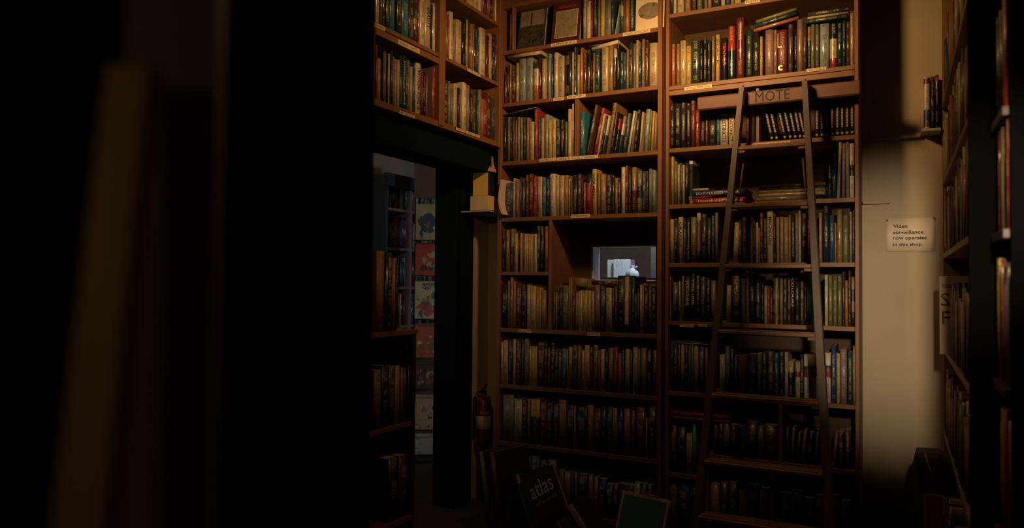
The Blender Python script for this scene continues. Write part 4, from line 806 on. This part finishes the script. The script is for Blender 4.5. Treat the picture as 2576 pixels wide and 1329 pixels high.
for lb_, ks in list(cntl.items()):
    if len(ks) > 1:
        for k in ks:
            same = [x for x in byrow[k['rn']] if x['col'] == k['col']]; i = same.index(k); n_ = len(same)
            o_ = ORD[i] if i < 12 else '%dth' % (i+1)
            if i > n_/2 and n_-1-i < 12: o_ = ('last' if i == n_-1 else ORD[n_-1-i]+' last')
            k['label'] = '%s of the %s books counted along the %s' % (o_, CN[k['col']], k['phrase'])
UPR = Matrix(((0, -1, 0), (0, 0, -1), (1, 0, 0))).to_euler()
for k in sel:
    depth = k.get('depth') or max(.11, min(.2 if k['ax'] else .19, k['h']*.68))
    col = PAL[k['col']]; V, F, UV, CO, SM, pg = bookgeo(k['t'], k['h'], depth, col, k['bands'], k['fin'], k['rnd'], k.get('side'))
    if k['title'] or k.get('gilt'): UV = [[(9, 0)]*len(u_) for u_ in UV]
    me = mesh('book', V, F); fill(me, F, UV, CO, SM, [k['rnd']]*len(F))
    o = link('book', me, mats[k['fin']]); o.matrix_world = bmatrix(k); tag(o, k['label'], 'book', 'books, '+k['phrase'] if not k['flat'] else 'books lying across the rows')
    V, F = boxgeo(*pg, bev=.0006); link('pages', mesh('pages', V, F), PG, o)
    if k['title']:
        lum = col[0]*.3+col[1]*.6+col[2]*.1; ink = INK if lum > .15 else CREAMINK
        if k['col'] == 'k' and k['title'] == 'TERROR': ink = REDINK
        hh_ = k['h']*.82
        if k['title'] == 'GRAVITY': hh_ = k['h']*.4
        if k['title'] in ('BLACK', 'TERROR', 'MAGNOLIAS', 'ROSES', 'THE IRIS', 'COLOURS', 'LUCK MERRY', 'ORANGE'): hh_ = k['h']*.55
        zc = k['h']*(.62 if hh_ < .6*k['h'] else .5)
        text(k['title'], hh_, k['t']*.5, ink, o, (0, -.0009, zc), UPR if k['flat'] else DOWN, 'title', bold=.01, keep=False)
    if k.get('gilt'):
        V = []; F = []; zz = k['h']*.26
        while zz < k['h']*.93:
            L_ = random.uniform(.005, .014); boxgeo(-.0035, -.0012, zz, .0035, -.0004, zz+L_, V, F, bev=.0001); zz += L_+.0022
        v2, f2 = lathe([(.0001, 0), (.0055, 0), (.0055, .0006), (.0001, .0006)], 12); b_ = len(V)
        V += [(x, -.0004-z, y+k['h']*.09) for x, y, z in v2]; F += [tuple(i+b_ for i in f) for f in f2]
        link('gilt_title', mesh('gilt_title', V, F), plain('worn_gilt', (.26, .18, .08), .5) if 'worn_gilt' not in bpy.data.materials else bpy.data.materials['worn_gilt'], o)
    if k['rn'] == 'b21' and k['col'] == 'm' and k['t'] > .02 and k['bands'] is None:
        V, F = boxgeo(-k['t']*.46, -.0012, k['h']*.62, -k['t']*.40, -.0004, k['h']*.93, bev=.0001); boxgeo(-k['t']*.46, -.0012, k['h']*.60, 0, -.0004, k['h']*.63, V, F, .0001)
        link('gilt_corner', mesh('gilt_corner', V, F), GOLDINK, o); text('c', .02, .035, GOLDINK, o, (-k['t']*.2, -.001, k['h']*.14), FACE, 'gilt_mark', bold=.03)
# the rest of the packed rows: one object
V0 = []; F0 = []; UV0 = []; CO0 = []; SM0 = []; RN0 = []; MI = []; PV = []; PF = []
for k in BOOKS[NB:]:
    depth = max(.11, min(.2, k['h']*.68)); V, F, UV, CO, SM, pg = bookgeo(k['t'], k['h'], depth, PAL[k['col']], k['bands'], k['fin'], k['rnd'], k.get('side')); M = bmatrix(k)
    b_ = len(V0); V0 += [tuple(M@Vector(v)) for v in V]; F0 += [tuple(i+b_ for i in f) for f in F]; UV0 += UV; CO0 += CO; SM0 += SM; RN0 += [k['rnd']]*len(F); MI += [k['fin']]*len(F)
    V, F = boxgeo(*pg, bev=.0006); b_ = len(PV); PV += [tuple(M@Vector(v)) for v in V]; PF += [tuple(i+b_ for i in f) for f in F]
me = mesh('packed_books', V0, F0); fill(me, F0, UV0, CO0, SM0, RN0); me.polygons.foreach_set('material_index', MI)
o = link('packed_books', me, mats); tag(o, 'smaller and more distant books packed along every shelf', 'books', None, 'stuff')
link('pages', mesh('pages', PV, PF), PG, o)

# ---------------------------------------------------------------- books shown cover out
def faceout(xc, yb, Y, w, h, t, cm, label, roll=0, back=12, yaw=0, group='books shown cover out', pic=None, z=None, border=None):
    p = P(xc, yb, 1, Y); p.z = (z if z is not None else p.z)+abs(math.sin(R(roll)))*w/2+math.sin(R(back))*t+.0004
    M = Matrix.Translation(p)@Matrix.Rotation(R(yaw), 4, 'Z')@Matrix.Rotation(R(roll), 4, 'Y')@Matrix.Rotation(R(-back), 4, 'X')
    V, F = boxgeo(-w/2, 0, 0, w/2, .003, h, bev=.0008); boxgeo(-w/2, t-.003, 0, w/2, t, h, V, F, .0008); boxgeo(-w/2, .003, 0, -w/2+.003, t-.003, h, V, F, .0003)
    o = link('book', mesh('book', V, F), cm); o.matrix_world = M; tag(o, label, 'book', group)
    V, F = boxgeo(-w/2+.0031, .0031, .003, w/2-.003, t-.0031, h-.003); link('pages', mesh('pages', V, F), PG, o)
    if pic:
        for (x0, z0, x1, z1, m, nm) in pic:
            V, F = boxgeo((x0-.5)*w, -.0008, z0*h, (x1-.5)*w, -.0001, z1*h, bev=.0001); link(nm, mesh(nm, V, F), m, o)
    return o
MARO = plain('maroon_cover', (.06, .018, .02), .4); DARKC = plain('charcoal_cover', (.03, .03, .028), .4); CREC = plain('cream_cover', (.66, .54, .34), .6)
o = faceout(1334, 118.5, 3.53, .160, .228, .022, DARKC, 'large dark book cover out, photo of a tower above rooftops', back=9, z=ZA+.0005,
    pic=[(.06, .56, .94, .94, printmat('tower_sky', [(.16, .13, .09), (.20, .16, .11), (.13, .10, .07)], 6), 'sky_picture'), (.06, .06, .94, .56, printmat('roof_picture', [(.012, .014, .014), (.03, .03, .026), (.06, .05, .035), (.02, .02, .02)], 30), 'roof_picture')])
V, F = boxgeo(-.008, -.0016, .13, -.001, -.0009, .20, bev=.0001); link('tower_picture', mesh('tower_picture', V, F), BLK, o)
o = faceout(1421, 107, 3.525, .160, .224, .026, MARO, 'maroon book cover out with a yellow sketch in a cream frame', back=9, roll=0, z=ZA+.001,
    pic=[(.12, .12, .90, .80, CREC, 'frame_print'), (.135, .13, .885, .79, printmat('sketch_print', [(.04, .035, .02), (.36, .27, .10), (.45, .34, .13), (.10, .08, .03)], 24, 3), 'sketch_picture')])
text('ADELAIDE', .10, .012, REDINK, o, (0, -.001, .200), FACE, 'title', keep=False)
o = faceout(1634, 71, 3.513, .144, .226, .006, CREC, 'cream booklet cover out with an oval grey landscape picture', back=3, z=ZA+.0008)
V, F = lathe([(.0001, 0), (1, 0), (1, .0007), (.0001, .0007)], 28); V = [(x*.060, -.0002-z, y*.042+.092) for x, y, z in V]; link('oval_picture', mesh('oval_picture', V, F), printmat('oval_print', [(.10, .09, .06), (.2, .17, .11), (.28, .22, .13)], 22, 2), o)
text('an anthology of landscapes', .10, .007, plain('grey_ink', (.2, .17, .12), .7), o, (0, -.0006, .155), FACE, 'title', keep=False); text('PLANTS', .09, .012, bpy.data.materials['grey_ink'], o, (0, -.0006, .2), FACE, 'title', keep=False)
o = faceout(1398, 1352, 3.02, .21, .30, .02, DARKC, 'dark book lettered atlas slumped in the floor pile', roll=-33, back=20, z=.035)
text('atlas', .13, .075, CREAMINK, o, (.01, -.001, .235), FACE, 'title', keep=False); text('of australia', .12, .02, plain('olive_ink', (.25, .2, .05), .6), o, (.02, -.001, .17), FACE, 'title', keep=False)
TANB = plain('tan_border', (.42, .25, .10), .5)
o = faceout(1594, 1349, 3.10, .215, .28, .03, TANB, 'dark green book with tan border, leaning in the floor pile', roll=4, back=24, z=.012, pic=[(.05, .04, .95, .95, plain('green_cloth', (.02, .10, .055), .7), 'cloth_panel')])
V, F = tubegeo([(-.02, -.001, .282), (.02, -.001, .2825), (.06, -.001, .282)], .0025, 8); link('edge_highlight', mesh('edge_highlight', V, F, True), METAL, o)  # metal strip stands in for the highlight along the top edge
def leaner(px, py, Y, t, h, d, col, roll, label, yaw=0, fin=0, title=None):
    V, F, UV, CO, SM, pg = bookgeo(t, h, d, PAL[col], None, fin, random.random(), (.035, .022, .015)); UV = [[(9, 0)]*len(u_) for u_ in UV]; me = mesh('book', V, F); fill(me, F, UV, CO, SM, [random.random()]*len(F))
    o = link('book', me, mats[fin]); tp_ = P(px, py, 1, Y); r_ = R(roll)
    z0 = max(.004+abs(math.sin(r_))*t/2, 0); x0 = tp_.x-math.sin(r_)*h
    o.matrix_world = Matrix.Translation((x0, Y, z0))@Matrix.Rotation(R(yaw), 4, 'Z')@Matrix.Rotation(r_, 4, 'Y'); tag(o, label, 'book', 'books heaped on the floor')
    V, F = boxgeo(*pg); link('pages', mesh('pages', V, F), PG, o); return o
leaner(1200, 1217, 3.12, .028, .40, .24, 'G', -10, 'olive album at the passage end of the floor pile', yaw=-18)
leaner(1226, 1215, 3.14, .036, .40, .24, 'm', -10, 'thick red album tilted beside the olive album on the floor', yaw=-18)
leaner(1288, 1245, 3.12, .026, .33, .22, 'n', -22, 'tan book leaning behind the atlas cover on the floor', yaw=-15)
leaner(1430, 1268, 3.00, .034, .30, .18, 'n', -36, 'bent cream booklet sagging beside the atlas cover')
leaner(1398, 1310, 2.9, .022, .25, .18, 'm', -38, 'red and tan book poking up under the atlas cover')
# curled magazine at the end of the fourth row
V = []; F = []; n_ = 16
xs = [(1259.5, 452), (1256, 470), (1253.5, 490), (1253, 508), (1256, 525), (1262.5, 540)]
q = [P(x, y, 1, 3.47) for x, y in xs]
for i, p in enumerate(q):
    for j, (dx, dy) in enumerate(((0, 0), (.011, 0), (.020, .16), (.0, .16))): V.append((p.x+dx-q[-1].x, p.y+dy-3.47, p.z-ZD))
for i in range(len(q)-1):
    for j in range(4): F.append((i*4+j, i*4+(j+1) % 4, (i+1)*4+(j+1) % 4, (i+1)*4+j))
F += [(3, 2, 1, 0), tuple((len(q)-1)*4+j for j in range(4))]
o = link('curled_magazine', mesh('curled_magazine', V, F, False), plain('magazine_paper', (.62, .45, .38), .6), None, (q[-1].x, 3.47, ZD)); tag(o, 'pale pinkish magazine curling outward at the corner end of its shelf', 'magazine')
o = faceout(2382, 885, 3.30, .17, .30, .018, plain('brown_cream_cover', (.36, .26, .14), .6), 'large cream book with a slanted S and F, cover out in the side bookcase', back=2, z=RZ[3]+.0005, yaw=0)
o.location.x = P(2362, 760, 1, 3.30).x+.087
text('S', .03, .05, INK, o, (-.066, -.001, .21), FACE, 'title', keep=False); text('F', .03, .05, INK, o, (-.062, -.001, .14), FACE, 'title', keep=False); text('TED', .035, .012, INK, o, (-.062, -.001, .262), FACE, 'title', keep=False)
# things heaped at the foot of the side bookcase
p0 = P(2312, 1250, 1, 3.45)
sb = box('cardboard_box', (P(2328, 1300, 1, 3.2).x, 3.2, 0), (P(2372, 1300, 1, 3.2).x-.0, 3.42, P(2350, 1247, 1, 3.2).z), plain('reddish_card', (.16, .035, .03), .8)); tag(sb, 'low reddish cardboard box at the foot of the side bookcase', 'box')
zz = P(2350, 1247, 1, 3.2).z
V = []; F = []
prof = [(0, 0), (.13, 0), (.135, .06), (.12, .125), (.06, .15), (-.015, .145), (-.03, .08), (-.02, .02)]
for y in (0, .02, .12, .14):
    s_ = .9 if y in (0, .14) else 1
    for x, z in prof: V.append(((x-.05)*s_+.05, y, z*s_))
m8 = len(prof)
for i in range(3):
    for j in range(m8): F.append((i*m8+j, i*m8+(j+1) % m8, (i+1)*m8+(j+1) % m8, (i+1)*m8+j))
F += [tuple(range(m8))[::-1], tuple(3*m8+j for j in range(m8))]
sx = P(2318, 1200, 1, 3.24).x
st = link('satchel', mesh('satchel', V, F), plain('dark_canvas', (.03, .025, .018), .8), None, (sx, 3.22, zz)); tag(st, 'dark slumped satchel with a pale piped edge, on the reddish box', 'bag')
V, F = tubegeo([(.012, -.004, .148), (.022, -.006, .11), (.03, -.006, .09), (.05, -.005, .03)], .003, 6); link('piping', mesh('piping', V, F, True), TANB, st)
